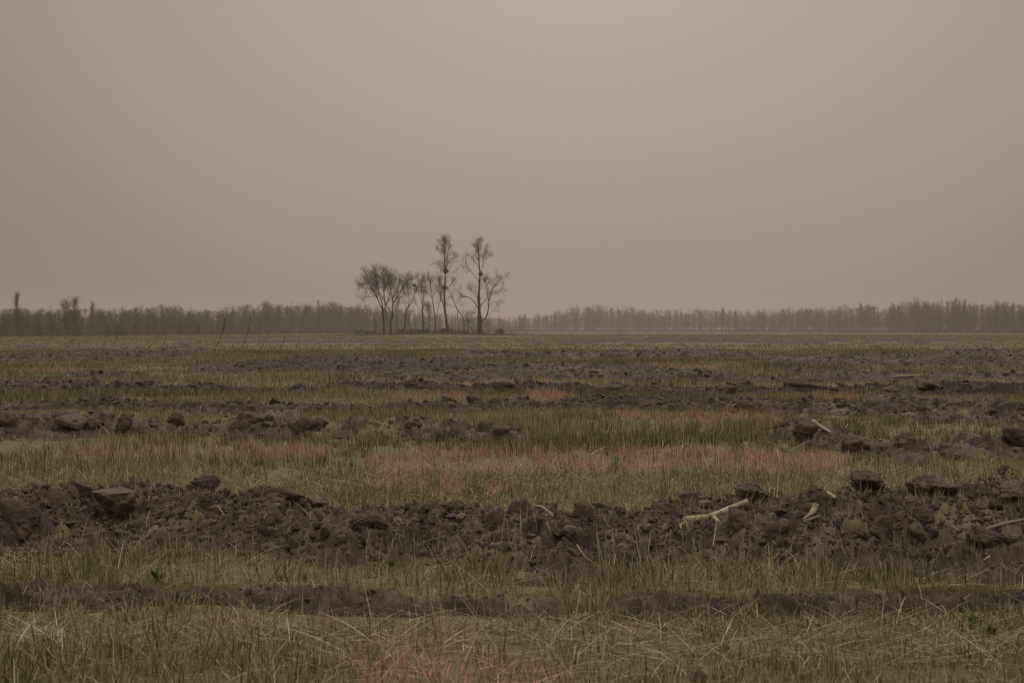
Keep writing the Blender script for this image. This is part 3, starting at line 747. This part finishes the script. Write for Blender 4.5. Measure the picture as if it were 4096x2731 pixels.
tree('dead_sapling', 'small dead sapling with drooping curved top at the left end of the group', 266, [
    ([(442, 1290), (441, 1200), (443, 1140), (440, 1090)], .09, .05, 0, 0), ([(440, 1100), (420, 1045), (395, 1060)], .035, .015, .1, .6), ([(443, 1140), (470, 1040), (520, 1022)], .03, .015, -.1, .5),
    ([(462, 1290), (460, 1210), (464, 1160)], .04, .02, .1, .3)], n1=5, L1=(.3, .9), n2=4, n3=3, seed=6)
tree('kinked_tree', 'kinked bare tree whose right limb curves up to a small nest', 258, [
    ([(772, 1302), (775, 1250), (798, 1180), (803, 1080), (820, 985)], .21, .14, 0, 0),
    ([(820, 985), (850, 945), (885, 880), (908, 810), (905, 760), (908, 715)], .11, .04, .05, .25),
    ([(828, 975), (848, 900), (838, 820), (835, 760), (845, 690), (860, 640)], .09, .02, .2, 1.3),
    ([(815, 990), (795, 930), (775, 870), (760, 840)], .05, .015, -.3, .8),
    ([(838, 820), (810, 740), (800, 680)], .04, .015, .4, .9), ([(908, 810), (935, 770), (925, 700)], .03, .015, -.4, .5),
    ([(845, 700), (890, 640), (930, 615)], .04, .012, .3, 1.1)], n1=8, L1=(.6, 1.6), n2=6, n3=4, seed=7)
tree('crooked_sapling', 'crooked thin sapling leaning left beside the kinked tree', 256, [
    ([(872, 1305), (858, 1220), (842, 1150), (838, 1090), (828, 1040)], .09, .03, 0, .7), ([(842, 1130), (850, 1060), (850, 1010)], .03, .015, .2, .6)], n1=6, L1=(.4, 1.0), n2=4, n3=3, seed=8)
tree('upright_tree', 'upright bare tree with two steep limbs at the middle of the group', 264, [
    ([(1008, 1305), (1006, 1180), (1005, 1060), (998, 970)], .22, .14, 0, 0),
    ([(998, 980), (1000, 900), (992, 800), (985, 720), (1000, 650), (1015, 590)], .11, .02, .1, 1.2),
    ([(1003, 1050), (960, 985), (925, 920), (905, 865)], .05, .02, -.2, .6),
    ([(1003, 1000), (1018, 930), (1010, 850), (1025, 760), (1040, 660)], .09, .02, -.25, 1.2),
    ([(998, 940), (975, 860), (945, 790), (915, 745)], .06, .015, .3, .9), ([(990, 800), (965, 700), (935, 620)], .05, .015, .3, 1.0),
    ([(1005, 1080), (1040, 1110), (1062, 1180)], .04, .02, .2, .4)], n1=8, L1=(.6, 1.6), a1=(36, 12), up=.4, n2=6, n3=4, seed=9)
tree('open_tree', 'open-crowned bare tree left of the first tall poplar', 270, [
    ([(1148, 1300), (1152, 1180), (1150, 1080), (1130, 960)], .19, .11, 0, 0),
    ([(1130, 970), (1115, 870), (1105, 780), (1092, 700), (1105, 620)], .10, .02, .15, 1.2),
    ([(1160, 1100), (1180, 980), (1205, 880), (1212, 790), (1195, 720)], .07, .02, -.1, 1.0),
    ([(1115, 870), (1075, 800), (1040, 760)], .045, .015, -.3, .8), ([(1118, 860), (1150, 800), (1180, 720), (1200, 660)], .05, .015, .35, 1.1),
    ([(1105, 780), (1085, 680), (1075, 610)], .04, .015, .4, 1.0), ([(1140, 1000), (1110, 985), (1090, 1010)], .03, .012, -.3, .4), ([(1212, 800), (1235, 740), (1190, 640)], .04, .015, .2, .9)], n1=8, L1=(.6, 1.6), a1=(38, 12), up=.35, n2=6, n3=4, seed=10)
r9, W9 = tree('tall_poplar', 'tall narrow poplar with two nests on its straight trunk', 262, [
    ([(1305, 1312), (1290, 1200), (1272, 1080), (1260, 960), (1257, 840), (1260, 740), (1266, 640), (1268, 540), (1262, 430), (1256, 300), (1254, 150)], .34, .03, 0, 0),
    ([(1266, 620), (1268, 520), (1262, 420), (1256, 300), (1254, 160)], .10, .025, .02, 3.2),
    ([(1262, 1000), (1240, 930), (1222, 870), (1203, 810), (1215, 750), (1180, 690)], .09, .02, .2, .9),
    ([(1262, 745), (1310, 720), (1345, 690), (1375, 650)], .05, .015, -.2, 1.0), ([(1265, 640), (1310, 590), (1380, 550)], .05, .015, .3, 1.0),
    ([(1264, 660), (1215, 580), (1180, 560)], .04, .015, -.4, .9), ([(1270, 530), (1300, 460), (1350, 420), (1392, 360)], .06, .015, .2, 1.2),
    ([(1268, 540), (1225, 490), (1180, 460)], .05, .015, .4, 1.1), ([(1262, 420), (1215, 340), (1190, 280)], .05, .015, -.3, 1.1), ([(1262, 440), (1290, 360), (1305, 280), (1320, 200)], .06, .015, -.1, 1.3),
    ([(1272, 520), (1288, 440), (1290, 380)], .06, .02, -.4, 1.0), ([(1258, 330), (1230, 250), (1222, 190)], .04, .015, .4, 1.0), ([(1260, 720), (1220, 660), (1195, 610)], .04, .015, .3, .9)],
    n1=6, L1=(.9, 2.3), a1=(42, 12), up=.55, n2=6, L2=(.5, 1.3), n3=5, t0=.12, seed=12)
tree('leaning_tree', 'bare tree leaning far left between the two tall poplars', 259, [
    ([(1488, 1275), (1482, 1180), (1478, 1095), (1440, 1045), (1405, 1000), (1372, 930), (1330, 830), (1300, 760)], .13, .05, .05, .25),
    ([(1428, 1282), (1418, 1180), (1411, 1080), (1408, 1015)], .10, .06, .1, 0), ([(1385, 965), (1340, 945), (1290, 930)], .05, .015, -.3, .8),
    ([(1300, 770), (1330, 700), (1370, 660)], .04, .015, .3, 1.0), ([(1400, 1000), (1410, 930), (1440, 930)], .03, .012, .4, 1.1), ([(1300, 765), (1270, 720), (1262, 690)], .035, .015, .2, .8)], n1=7, L1=(.5, 1.3), n2=5, n3=4, seed=13)
r11, W11 = tree('tall_poplar', 'tall poplar with one nest and heavy side limbs, rightmost of the group', 256, [
    ([(1660, 1322), (1668, 1230), (1668, 1100), (1670, 980), (1668, 850), (1670, 750), (1676, 660), (1684, 580), (1672, 460), (1664, 330), (1664, 165)], .42, .03, 0, 0),
    ([(1684, 590), (1672, 470), (1664, 330), (1664, 175)], .09, .025, .02, 2.2),
    ([(1690, 1320), (1692, 1240), (1690, 1120), (1672, 1000), (1650, 920), (1645, 840)], .22, .06, .1, .3),
    ([(1655, 980), (1620, 910), (1585, 875), (1540, 848), (1480, 838), (1440, 800), (1400, 765)], .12, .03, .1, .7),
    ([(1672, 700), (1650, 640), (1600, 590), (1550, 520), (1520, 470), (1500, 430)], .09, .02, -.1, 1.0),
    ([(1685, 955), (1720, 910), (1755, 860), (1780, 790)], .10, .03, .25, .9),
    ([(1680, 1160), (1715, 1120), (1742, 1085), (1768, 1000), (1778, 890), (1800, 800), (1835, 730), (1880, 680), (1930, 630), (1975, 615)], .16, .03, -.1, .9),
    ([(1800, 800), (1840, 720), (1860, 640), (1875, 570)], .06, .015, .3, 1.1), ([(1778, 890), (1755, 800), (1740, 700), (1740, 640)], .07, .02, .35, 1.3),
    ([(1772, 960), (1800, 830), (1870, 810), (1915, 780), (1930, 720)], .05, .012, -.35, .6), ([(1770, 970), (1830, 910), (1915, 900)], .04, .012, -.2, .6),
    ([(1745, 1085), (1790, 1040), (1840, 1010), (1868, 985)], .05, .012, .2, .7), ([(1684, 570), (1710, 500), (1740, 420), (1770, 370)], .06, .015, .2, 1.2),
    ([(1680, 560), (1640, 460), (1600, 400), (1560, 370)], .06, .015, -.25, 1.2), ([(1690, 560), (1712, 440), (1730, 330), (1742, 260)], .05, .015, -.2, 1.2), ([(1666, 360), (1630, 300), (1610, 240)], .04, .015, .3, 1.1),
    ([(1668, 860), (1640, 800), (1590, 760), (1545, 720)], .06, .015, .3, 1.1), ([(1645, 850), (1620, 800), (1600, 820)], .05, .015, .3, 1.2), ([(1670, 780), (1700, 710), (1720, 640)], .06, .015, -.3, 1.2),
    ([(1660, 1080), (1620, 1040), (1580, 1032)], .04, .012, -.2, .5), ([(1744, 1090), (1752, 1125), (1748, 1150), (1776, 1180), (1780, 1240), (1778, 1290)], .06, .04, -.1, .1)],
    n1=6, L1=(.9, 2.2), a1=(40, 12), up=.45, n2=6, L2=(.5, 1.3), n3=5, t0=.25, seed=14)
tree('small_shrub_tree', 'low twiggy young tree behind the upright tree of the group', 285, [([(1085, 1300), (1084, 1150), (1080, 1020), (1060, 920)], .09, .03, 0, 1.4), ([(1084, 1120), (1060, 1020), (1035, 950)], .05, .02, .2, 1.1)], n1=8, L1=(.5, 1.3), n2=6, n3=4, t0=.3, seed=15)
tree('small_shrub_tree', 'low twiggy young tree between the leaning tree and the right poplar', 288, [([(1540, 1300), (1538, 1180), (1530, 1080), (1520, 1030)], .08, .03, 0, 1.4), ([(1538, 1180), (1560, 1090), (1570, 1040)], .05, .02, .2, 1.1)], n1=8, L1=(.5, 1.2), n2=6, n3=4, t0=.25, seed=16)

def nest(q, D, rad, label):
    X, Y = zt(q); p = Vector(((X - CX) / F * D, D, CAM_H - (Y - CY) / F * D))
    r = np.random.default_rng(int(X)); T = Tubes(); n = 260
    a = r.uniform(0, 6.28, n); h = r.uniform(-1, 1, n); rr = np.sqrt(np.maximum(1 - h * h, 0)) * rad * r.uniform(.35, 1.15, n)
    c = np.stack([np.cos(a) * rr, np.sin(a) * rr, h * rad * .85], 1)
    d = r.normal(size=(n, 3)); d[:, 2] *= .45; d /= np.linalg.norm(d, axis=1, keepdims=True)
    d = d * (rad * r.uniform(.4, 1.1, n))[:, None]
    T.add(np.stack([c - d, c + r.normal(0, .03, (n, 3)), c + d], 1), np.full((n, 3), .017), 4, r.uniform(0, .6, n))
    tag(link('bird_nest', T.mesh('bird_nest'), M_crown, loc=p), label, 'nest', 'nests in the bare trees')
nest((1271, 542), 262, .40, 'upper large dark nest on the trunk of the left tall poplar')
nest((1259, 738), 262, .38, 'lower dark nest on the trunk of the left tall poplar')
nest((1684, 576), 256, .32, 'single dark nest high in the right tall poplar')
nest((906, 712), 258, .22, 'small nest at the tip of the kinked tree limb')

def bent(name, pts, D, r0, r1, label, cat):
    P = np.array([((zt(q)[0] - CX) / F * D, D + .3 * i, CAM_H - (zt(q)[1] - CY) / F * D) for i, q in enumerate(pts)]); P = resample(P, 12)
    T = Tubes(); T.add(P, np.linspace(r0, r1, 12), 6)
    B = spawn(P[None], np.linspace(r0, r1, 12)[None], 14, .2, 1, (.3, .9), (45, 15), .1, 4, .15, .5, .015)
    T.add(*B, 4)
    o = link(name, T.mesh(name, P[0]), M_bark, loc=P[0]); tag(o, label, cat)
bent('fallen_branch', [(1490, 1182), (1540, 1188), (1580, 1215), (1605, 1255), (1612, 1300)], 262, .08, .03, 'dead branch bowed to the ground left of the right poplar', 'branch')
bent('brush_heap', [(1435, 1262), (1460, 1245), (1500, 1268), (1560, 1280)], 258, .09, .05, 'dark heap of cut branches at the foot of the leaning tree', 'brushwood')

# ------------------------------------------------------------------ shrubs on the bank, saplings at the field edge
def shrub_mesh(seed, h, w, n=14):
    r = np.random.default_rng(seed); a = r.uniform(0, 6.28, n); b = r.normal(0, w * .15, (n, 3)) * [1, 1, 0]
    tip = b + np.stack([np.cos(a) * w * r.uniform(.1, .6, n), np.sin(a) * w * r.uniform(.1, .6, n), h * r.uniform(.6, 1, n)], 1)
    t = np.linspace(0, 1, 6)[None, :, None]; P = b[:, None] * (1 - t) + tip[:, None] * t + r.normal(0, .03 * h, (n, 6, 3)) * t
    R = np.full((n, 6), .022) * np.linspace(1, .5, 6)
    T = Tubes(); T.add(P, R, 4, r.uniform(0, 1, n)); B = spawn(P, R, 7, .2, 1, (.2 * h, .45 * h), (35, 12), .3, 4, .15, .6, .016, r=r); T.add(*B, 3, r.uniform(0, 1, len(B[0])))
    B2 = spawn(*B, 4, .2, 1, (.1 * h, .25 * h), (35, 12), .2, 3, .15, .7, .014, r=r); T.add(*B2, 3, r.uniform(0, 1, len(B2[0])))
    return T.mesh('low_shrub')
shp = [shrub_mesh(60 + k, 1.0, 1.1) for k in range(5)]
for m in shp: m.materials.append(M_crown)
def plant(name, me, x, y, s, label, cat, group, dz=-.03, sz=None):
    z = float(land(np.array([x]), np.array([y]), False)[0][0])
    o = bpy.data.objects.new(name, me); C.objects.link(o); o.location = (x, y, z + dz); k = random.uniform(.9, 1.1)
    o.scale = (s * k, s * k, sz or s); o.rotation_euler = (0, 0, random.uniform(0, 6.28))
    return tag(o, label, cat, group)
for k in range(26):
    X = random.uniform(1430, 2100); y = random.uniform(262, 300)
    plant('low_shrub', shp[k % 5], (X - CX) / F * y, y, random.uniform(.6, 1.3), 'low leafless shrub on the bank under the group of bare trees', 'shrub', 'low shrubs among the bare trees')

SAP = [([(862, 1392), (880, 1352), (894, 1318), (898, 1280), (905, 1262)], 'stout leaning sapling with a bushy dark top at the left field edge', .035, 1.6),
       ([(962, 1398), (985, 1352), (996, 1312), (1003, 1268)], 'tall thin sapling leaning right, the clearest of the row', .028, .5),
       ([(1052, 1385), (1062, 1352), (1074, 1330)], 'short leaning stem just right of the clearest sapling', .02, .3),
       ([(1130, 1378), (1142, 1342), (1155, 1315)], 'rightmost leaning sapling of the field edge row', .02, .4),
       ([(1030, 1345), (1034, 1322), (1042, 1300)], 'small sapling close behind the short leaning stem', .02, .5),
       ([(415, 1385), (420, 1352), (432, 1312)], 'leftmost leaning sapling of the field edge row', .022, .5),
       ([(456, 1382), (462, 1358), (470, 1338)], 'tiny stem right of the leftmost sapling', .018, .3),
       ([(490, 1382), (498, 1356), (506, 1330)], 'faint thin stem at the left field edge, third in the row', .018, .3),
       ([(604, 1380), (615, 1362), (624, 1350)], 'short slanting stub of a sapling left of the bushy one', .02, .3),
       ([(652, 1382), (660, 1362), (664, 1345)], 'short upright stub of a sapling beside the slanting stub', .02, .3),
       ([(268, 1398), (280, 1372), (296, 1355)], 'lone slanting stem at the far left of the field', .02, .3)]
for k, (px, lb, r0, bush) in enumerate(SAP):
    y = CAM_H * F / (px[0][1] - CY)
    P = resample(np.array([((a - CX) / F * (y + .2 * i), y + .2 * i, CAM_H - (b - CY) / F * (y + .2 * i)) for i, (a, b) in enumerate(px)]), 10)
    P[0, 2] -= .1; R = np.linspace(r0, r0 * .35, 10)
    o = link('leaning_sapling', None, loc=P[0]); tag(o, lb, 'sapling', 'leaning saplings at the field edge')
    T = Tubes(); T.add(P, R, 6); link('trunk', T.mesh('trunk', P[0]), M_bark, o)
    T = Tubes(); B = spawn(P[None], R[None], max(3, int(9 * bush)), .4, 1, (.25, .7), (32, 12), .3, 4, .12, .5, .008); T.add(*B, 4, rng.uniform(0, 1, len(B[0])))
    B2 = spawn(*B, 4, .2, 1, (.12, .4), (32, 12), .2, 3, .12, .6, .006); T.add(*B2, 3, rng.uniform(0, 1, len(B2[0])))
    link('crown', T.mesh('crown', P[0]), M_crown, o)

# ------------------------------------------------------------------ tree lines in the haze
def far_tree(seed, kind, dense=1.0):
    """a bare tree one metre tall, to be scaled"""
    r = np.random.default_rng(seed); T = Tubes()
    t = np.linspace(0, 1, 7)
    P = np.stack([np.cumsum(r.normal(0, .006, 7)), np.cumsum(r.normal(0, .006, 7)), t], 1)[None]; P[0, 0, :2] = 0
    R = (np.linspace(.0055, .0018, 7))[None]
    T.add(P, R, 5, [.2])
    if kind == 'poplar': B = spawn(P, R, int(60 * dense), .06, .97, (.18, .38), (26, 9), .5, 4, .06, .5, .0022, .4, shrink=.6, r=r)
    elif kind == 'round': B = spawn(P, R, int(56 * dense), .12, .92, (.22, .48), (46, 15), .3, 4, .1, .55, .0022, .4, shrink=.5, r=r)
    else: B = spawn(P, R, int(60 * dense), .02, .8, (.25, .55), (45, 16), .5, 4, .1, .5, .0024, .4, shrink=.4, r=r)
    B2 = spawn(*B, 8, .1, 1, (.06, .19), (32, 14), .3, 3, .12, .6, .0015, .5, r=r)
    T.add(*B, 3, r.uniform(0, 1, len(B[0]))); T.add(*B2, 3, r.uniform(0, 1, len(B2[0])))
    return T.mesh('far_tree')
POP = [far_tree(700 + k, 'poplar') for k in range(6)]; RND = [far_tree(720 + k, 'round') for k in range(4)]; BUS = [far_tree(740 + k, 'bush') for k in range(4)]
for m in POP + RND + BUS: m.materials.append(M_fartree)
BUDS = []
for m in (POP[0], RND[0]):
    q = m.copy(); q.materials.clear(); q.materials.append(M_bud); BUDS.append(q)
# edge of the wood: distance and the height of its skyline along the frame
WD = [(-1200, 250), (0, 300), (400, 340), (900, 420), (1400, 520), (1700, 640), (2050, 800), (2300, 880), (2700, 840), (3300, 700), (4096, 520), (5400, 420)]
WT = [(-1200, 1238), (0, 1240), (250, 1238), (500, 1240), (900, 1236), (1300, 1226), (1450, 1225), (1600, 1238), (1800, 1255), (2050, 1268), (2180, 1255), (2300, 1240), (2480, 1232), (2700, 1238), (3000, 1250), (3300, 1240), (3450, 1225), (3800, 1216), (4096, 1208), (5400, 1205)]
def edge(X, back=0.0):
    y = float(np.interp(X, *np.array(WD).T)) + back
    top = float(np.interp(X, *np.array(WT).T))
    h = CAM_H - (top - CY) / F * y
    h *= 1 + float(.16 * fbm(np.array([X * .006]), np.array([3.3]), 431, 3)[0])
    return (X - CX) / F * y, y, h
X = -420.0
while X < 4520:
    x, y, h = edge(X, random.uniform(0, 14))
    sect = ('left tree line', 'slim bare tree in the hazy wood edge left of the tall poplars') if X < 1400 else \
           ('middle tree line', 'faint bare tree in the far haze behind the group of trees') if X < 2150 else ('right tree line', 'slim bare tree in the hazy plantation right of the tall poplars')
    me = random.choice(POP if random.random() < (.66 if X > 1500 else .18) else RND + BUS[:2])
    if random.random() < .05: me = random.choice(BUDS)
    plant('bare_tree', me, x, y, h * random.uniform(.58, 1.12) * .97, sect[1], 'tree', 'trees of the ' + sect[0], 0)
    X += (4.6 if X > 1400 else 3.4) * F / y * random.uniform(.5, 1.3) * .95
n_edge = len([o for o in C.objects if o.name.startswith('bare_tree')])
# brush before the left wood
for k in range(70):
    X = random.uniform(-350, 1420); x, y, h = edge(X); y = y * random.uniform(.68, .93)
    plant('field_edge_bush', BUS[k % 4], (X - CX) / F * y, y, random.uniform(1.6, 3.4) * (1.0 if X < 900 else .8), 'dark leafless bush before the left wood edge', 'bush', 'bushes before the left tree line', -.1)
DR = [far_tree(760 + k, 'round', 2.2) for k in range(3)]; DP = [far_tree(770, 'poplar', 1.8)]
for m in DR + DP: m.materials.append(M_fartree)
def single(me, X, D, top, label, name, wid=1.0):
    z = CAM_H - (top - CY) / F * D
    o = plant(name, me, (X - CX) / F * D, D, z, label, 'tree', None, 0); o.scale = (z * wid, z * wid, z)
single(DP[0], 70, 285, 1180, 'narrow poplar rising above the wood at the far left', 'lone_poplar', .85)
single(DR[0], 262, 272, 1200, 'broad bare tree above the far left wood edge', 'broad_tree', 1.0); single(DR[1], 300, 276, 1196, 'second broad bare tree just right of the first, far left', 'broad_tree', .8)
single(DR[2], 372, 330, 1215, 'small pair-topped tree right of the broad trees, far left', 'small_tree', .6)
single(POP[2], 645, 400, 1225, 'slim tree with a dark nest, left wood edge', 'slim_tree', .9)
for (X, Y, lb) in ((645, 1270, 'dark round nest in the slim tree of the left wood'), (838, 1271, 'faint far nest in the left wood edge')):
    D = 396; p = ((X - CX) / F * D, D, CAM_H - (Y - CY) / F * D); o0 = [o for o in C.objects if o.name.startswith('bird_nest')][0]
    o = o0.copy(); C.objects.link(o); o.location = p; o.scale = (.9, .9, 1.0) if X == 645 else (.6, .6, .5); tag(o, lb, 'nest', 'nests in the left wood')

# the mass of the wood behind its edge
def wood():
    T = Tubes(); r = np.random.default_rng(5)
    Vs, Qs, As, n = [], [], [], 0
    src = []
    for me in [far_tree(800 + k, ('poplar', 'round', 'bush')[k % 3], .42) for k in range(6)]:
        v = np.empty(len(me.vertices) * 3, np.float32); me.vertices.foreach_get('co', v)
        q = np.empty(len(me.loops), np.int32); me.loops.foreach_get('vertex_index', q)
        a = np.empty(len(me.vertices), np.float32); me.attributes['tint'].data.foreach_get('value', a)
        src.append((v.reshape(-1, 3), q.reshape(-1, 4), a)); bpy.data.meshes.remove(me)
    for k in range(4200):
        X = r.uniform(-600, 4700); x, y, h = edge(X, r.uniform(4, 110) * (1 if X < 1400 or X > 2100 else .8)); x = (X - CX) / F * y
        h *= r.uniform(.72, 1.06); a = r.uniform(0, 6.28); v, q, t = src[r.integers(0, 6)] if X > 1450 or r.random() < .25 else src[(1, 2, 4, 5)[r.integers(0, 4)]]; w = h * r.uniform(1.0, 1.5)
        if k % 5 < 2: h *= r.uniform(.25, .65); w *= .9
        Vs.append(np.stack([x + (v[:, 0] * math.cos(a) - v[:, 1] * math.sin(a)) * w, y + (v[:, 0] * math.sin(a) + v[:, 1] * math.cos(a)) * w, v[:, 2] * h], 1)); Qs.append(q + n); As.append(t); n += len(v)
    B = Blades(); n = 110000; X = r.uniform(-600, 4700, n); y = np.interp(X, *np.array(WD).T) * r.uniform(.80, 1.03, n); x = (X - CX) / F * y
    k = r.uniform(0, 1, n) < .35 + .65 * sstep(-.3, .3, fbm(x * .05, y * .05, 401, 3)); X, x, y = X[k], x[k], y[k]; n = len(x)
    hh = r.uniform(.5, 1.9, n) * (1 + .5 * fbm(x * .08, y * .08, 411, 2)) * np.where((X > 2100) & (X < 3600), .7, 1); z = land(x, y, False)[0]
    B.add(np.stack([x, y, z - .02], 1), hh, r.uniform(0, 6.28, n), np.abs(r.normal(0, .4, n)), r.normal(0, .3, n), y * .00016 + .02, 2, r.uniform(.2, 1, n))
    n2 = 9000; X2 = r.normal(1740, 170, n2); y2 = r.uniform(246, 292, n2); x2 = (X2 - CX) / F * y2; z2 = land(x2, y2, False)[0]
    B.add(np.stack([x2, y2, z2 - .02], 1), r.uniform(.2, .9, n2) * (.7 + .5 * fbm(x2 * .3, y2 * .3, 421, 2)), r.uniform(0, 6.28, n2), np.abs(r.normal(0, .4, n2)), r.normal(0, .3, n2), np.full(n2, .035), 2, r.uniform(.1, .9, n2))
    tag(link('dry_brush', B.mesh('dry_brush'), M_brush), 'dull brown brush and dead weeds along the foot of the wood', 'brush', kind='stuff')
    o = link('far_wood', mesh_from('far_wood', np.concatenate(Vs), np.concatenate(Qs), True, {'tint': np.concatenate(As)}), M_fartree)
    tag(o, 'mass of leafless wood fading into the dust haze along the horizon', 'wood', kind='stuff')
wood()

# ------------------------------------------------------------------ air, sky, light, camera
def haze():
    x, y0, y1, z0, z1 = 4200, -4200, 4200, -1.6, 21.5
    V = [(-x, y0, z0), (x, y0, z0), (x, y1, z0), (-x, y1, z0), (-x, y0, z1), (x, y0, z1), (x, y1, z1), (-x, y1, z1)]
    Q = [(3, 2, 1, 0), (4, 5, 6, 7), (0, 1, 5, 4), (1, 2, 6, 5), (2, 3, 7, 6), (3, 0, 4, 7)]
    m = bpy.data.materials.new('haze'); m.use_nodes = True; nt = m.node_tree; nt.nodes.remove(nt.nodes['Principled BSDF'])
    pv = N_(nt, 'ShaderNodeVolumePrincipled'); pv.inputs['Color'].default_value = (.83, .76, .70, 1); pv.inputs['Anisotropy'].default_value = .25; pv.inputs['Density'].default_value = .00057
    nt.links.new(pv.outputs[0], nt.nodes['Material Output'].inputs['Volume'])
    tag(link('haze', mesh_from('haze', V, Q, False), m), 'pale brown dust haze over the field', kind='stuff')
haze()

SUN_EL, SUN_AZ = math.radians(23), math.radians(3)      # veiled sun, ahead and a little right
sd = Vector((math.sin(SUN_AZ) * math.cos(SUN_EL), math.cos(SUN_AZ) * math.cos(SUN_EL), math.sin(SUN_EL)))
w = bpy.data.worlds.new('World'); bpy.context.scene.world = w; w.use_nodes = True
nt = w.node_tree; bg = nt.nodes['Background']; bg.inputs['Strength'].default_value = .1
sky = N_(nt, 'ShaderNodeTexSky', sky_type='NISHITA', sun_disc=False, sun_elevation=SUN_EL, sun_rotation=SUN_AZ, air_density=1.0, dust_density=9.0, ozone_density=1.0)
bw = N_(nt, 'ShaderNodeRGBToBW'); nt.links.new(sky.outputs[0], bw.inputs[0])
# dust veil: brown-grey, brighter round the hidden sun
tc = N_(nt, 'ShaderNodeTexCoord').outputs['Generated']
dt = N_(nt, 'ShaderNodeVectorMath', operation='DOT_PRODUCT'); nt.links.new(tc, dt.inputs[0]); dt.inputs[1].default_value = sd
mr = N_(nt, 'ShaderNodeMapRange'); mr.inputs['From Min'].default_value = .5; mr.inputs['From Max'].default_value = 1.0; nt.links.new(dt.outputs['Value'], mr.inputs[0])
veil = ramp(nt, mr.outputs[0], [(0, (.09, .072, .058)), (.55, (.17, .136, .112)), (.714, (.262, .212, .176)), (.80, (.288, .236, .198)), (.854, (.33, .274, .232)), (.935, (.346, .295, .253)), (.972, (.34, .292, .252)), (1, (.34, .293, .253))])
# overcast dust grows brighter towards the zenith
sx = N_(nt, 'ShaderNodeSeparateXYZ'); nt.links.new(tc, sx.inputs[0])
mz = N_(nt, 'ShaderNodeMapRange', interpolation_type='SMOOTHSTEP'); mz.inputs['From Min'].default_value = .27; mz.inputs['From Max'].default_value = .85; nt.links.new(sx.outputs['Z'], mz.inputs[0])
veil = mix(nt, mz.outputs[0], veil, (.95, .845, .745))
sc_ = N_(nt, 'ShaderNodeMix', data_type='RGBA', blend_type='MULTIPLY'); sc_.inputs[0].default_value = 1; nt.links.new(veil, sc_.inputs[6]); sc_.inputs[7].default_value = (10, 10, 10, 1)
nish = N_(nt, 'ShaderNodeMix', data_type='RGBA', blend_type='MULTIPLY'); nish.inputs[0].default_value = 1; nt.links.new(bw.outputs[0], nish.inputs[6]); nish.inputs[7].default_value = (.42, .37, .33, 1)
nt.links.new(mix(nt, .05, sc_.outputs[2], nish.outputs[2]), bg.inputs['Color'])

L = bpy.data.lights.new('sun', 'SUN'); L.energy = .8; L.angle = math.radians(25); L.color = (1, .93, .84)
lo = bpy.data.objects.new('sun', L); C.objects.link(lo); lo.rotation_euler = sd.to_track_quat('Z', 'Y').to_euler()

cam = bpy.data.cameras.new('camera'); co = bpy.data.objects.new('camera', cam); C.objects.link(co)
co.location = (0, 0, CAM_H); co.rotation_euler = (math.radians(90), 0, 0)
cam.sensor_width = 36; cam.lens = 36 * F / 4096; cam.shift_y = (CY - 1365.5) / 4096
cam.clip_start = .05; cam.clip_end = 12000
cam.dof.use_dof = True; cam.dof.focus_distance = 17; cam.dof.aperture_fstop = 7
s = bpy.context.scene; s.camera = co
s.view_settings.view_transform = 'Standard'; s.view_settings.look = 'None'; s.view_settings.exposure = 0; s.view_settings.gamma = 1
s.render.engine = 'CYCLES'; cy = s.cycles
cy.max_bounces = 4; cy.diffuse_bounces = 3; cy.glossy_bounces = 1; cy.volume_bounces = 2; cy.transparent_max_bounces = 4
cy.use_denoising = True; cy.denoising_input_passes = 'RGB_ALBEDO_NORMAL'; cy.denoising_prefilter = 'ACCURATE'; cy.pixel_filter_type = 'BLACKMAN_HARRIS'; cy.filter_width = 1.25; cy.denoiser = 'OPENIMAGEDENOISE'; cy.caustics_reflective = False; cy.caustics_refractive = False
cy.use_adaptive_sampling = False
print('edge trees', n_edge)
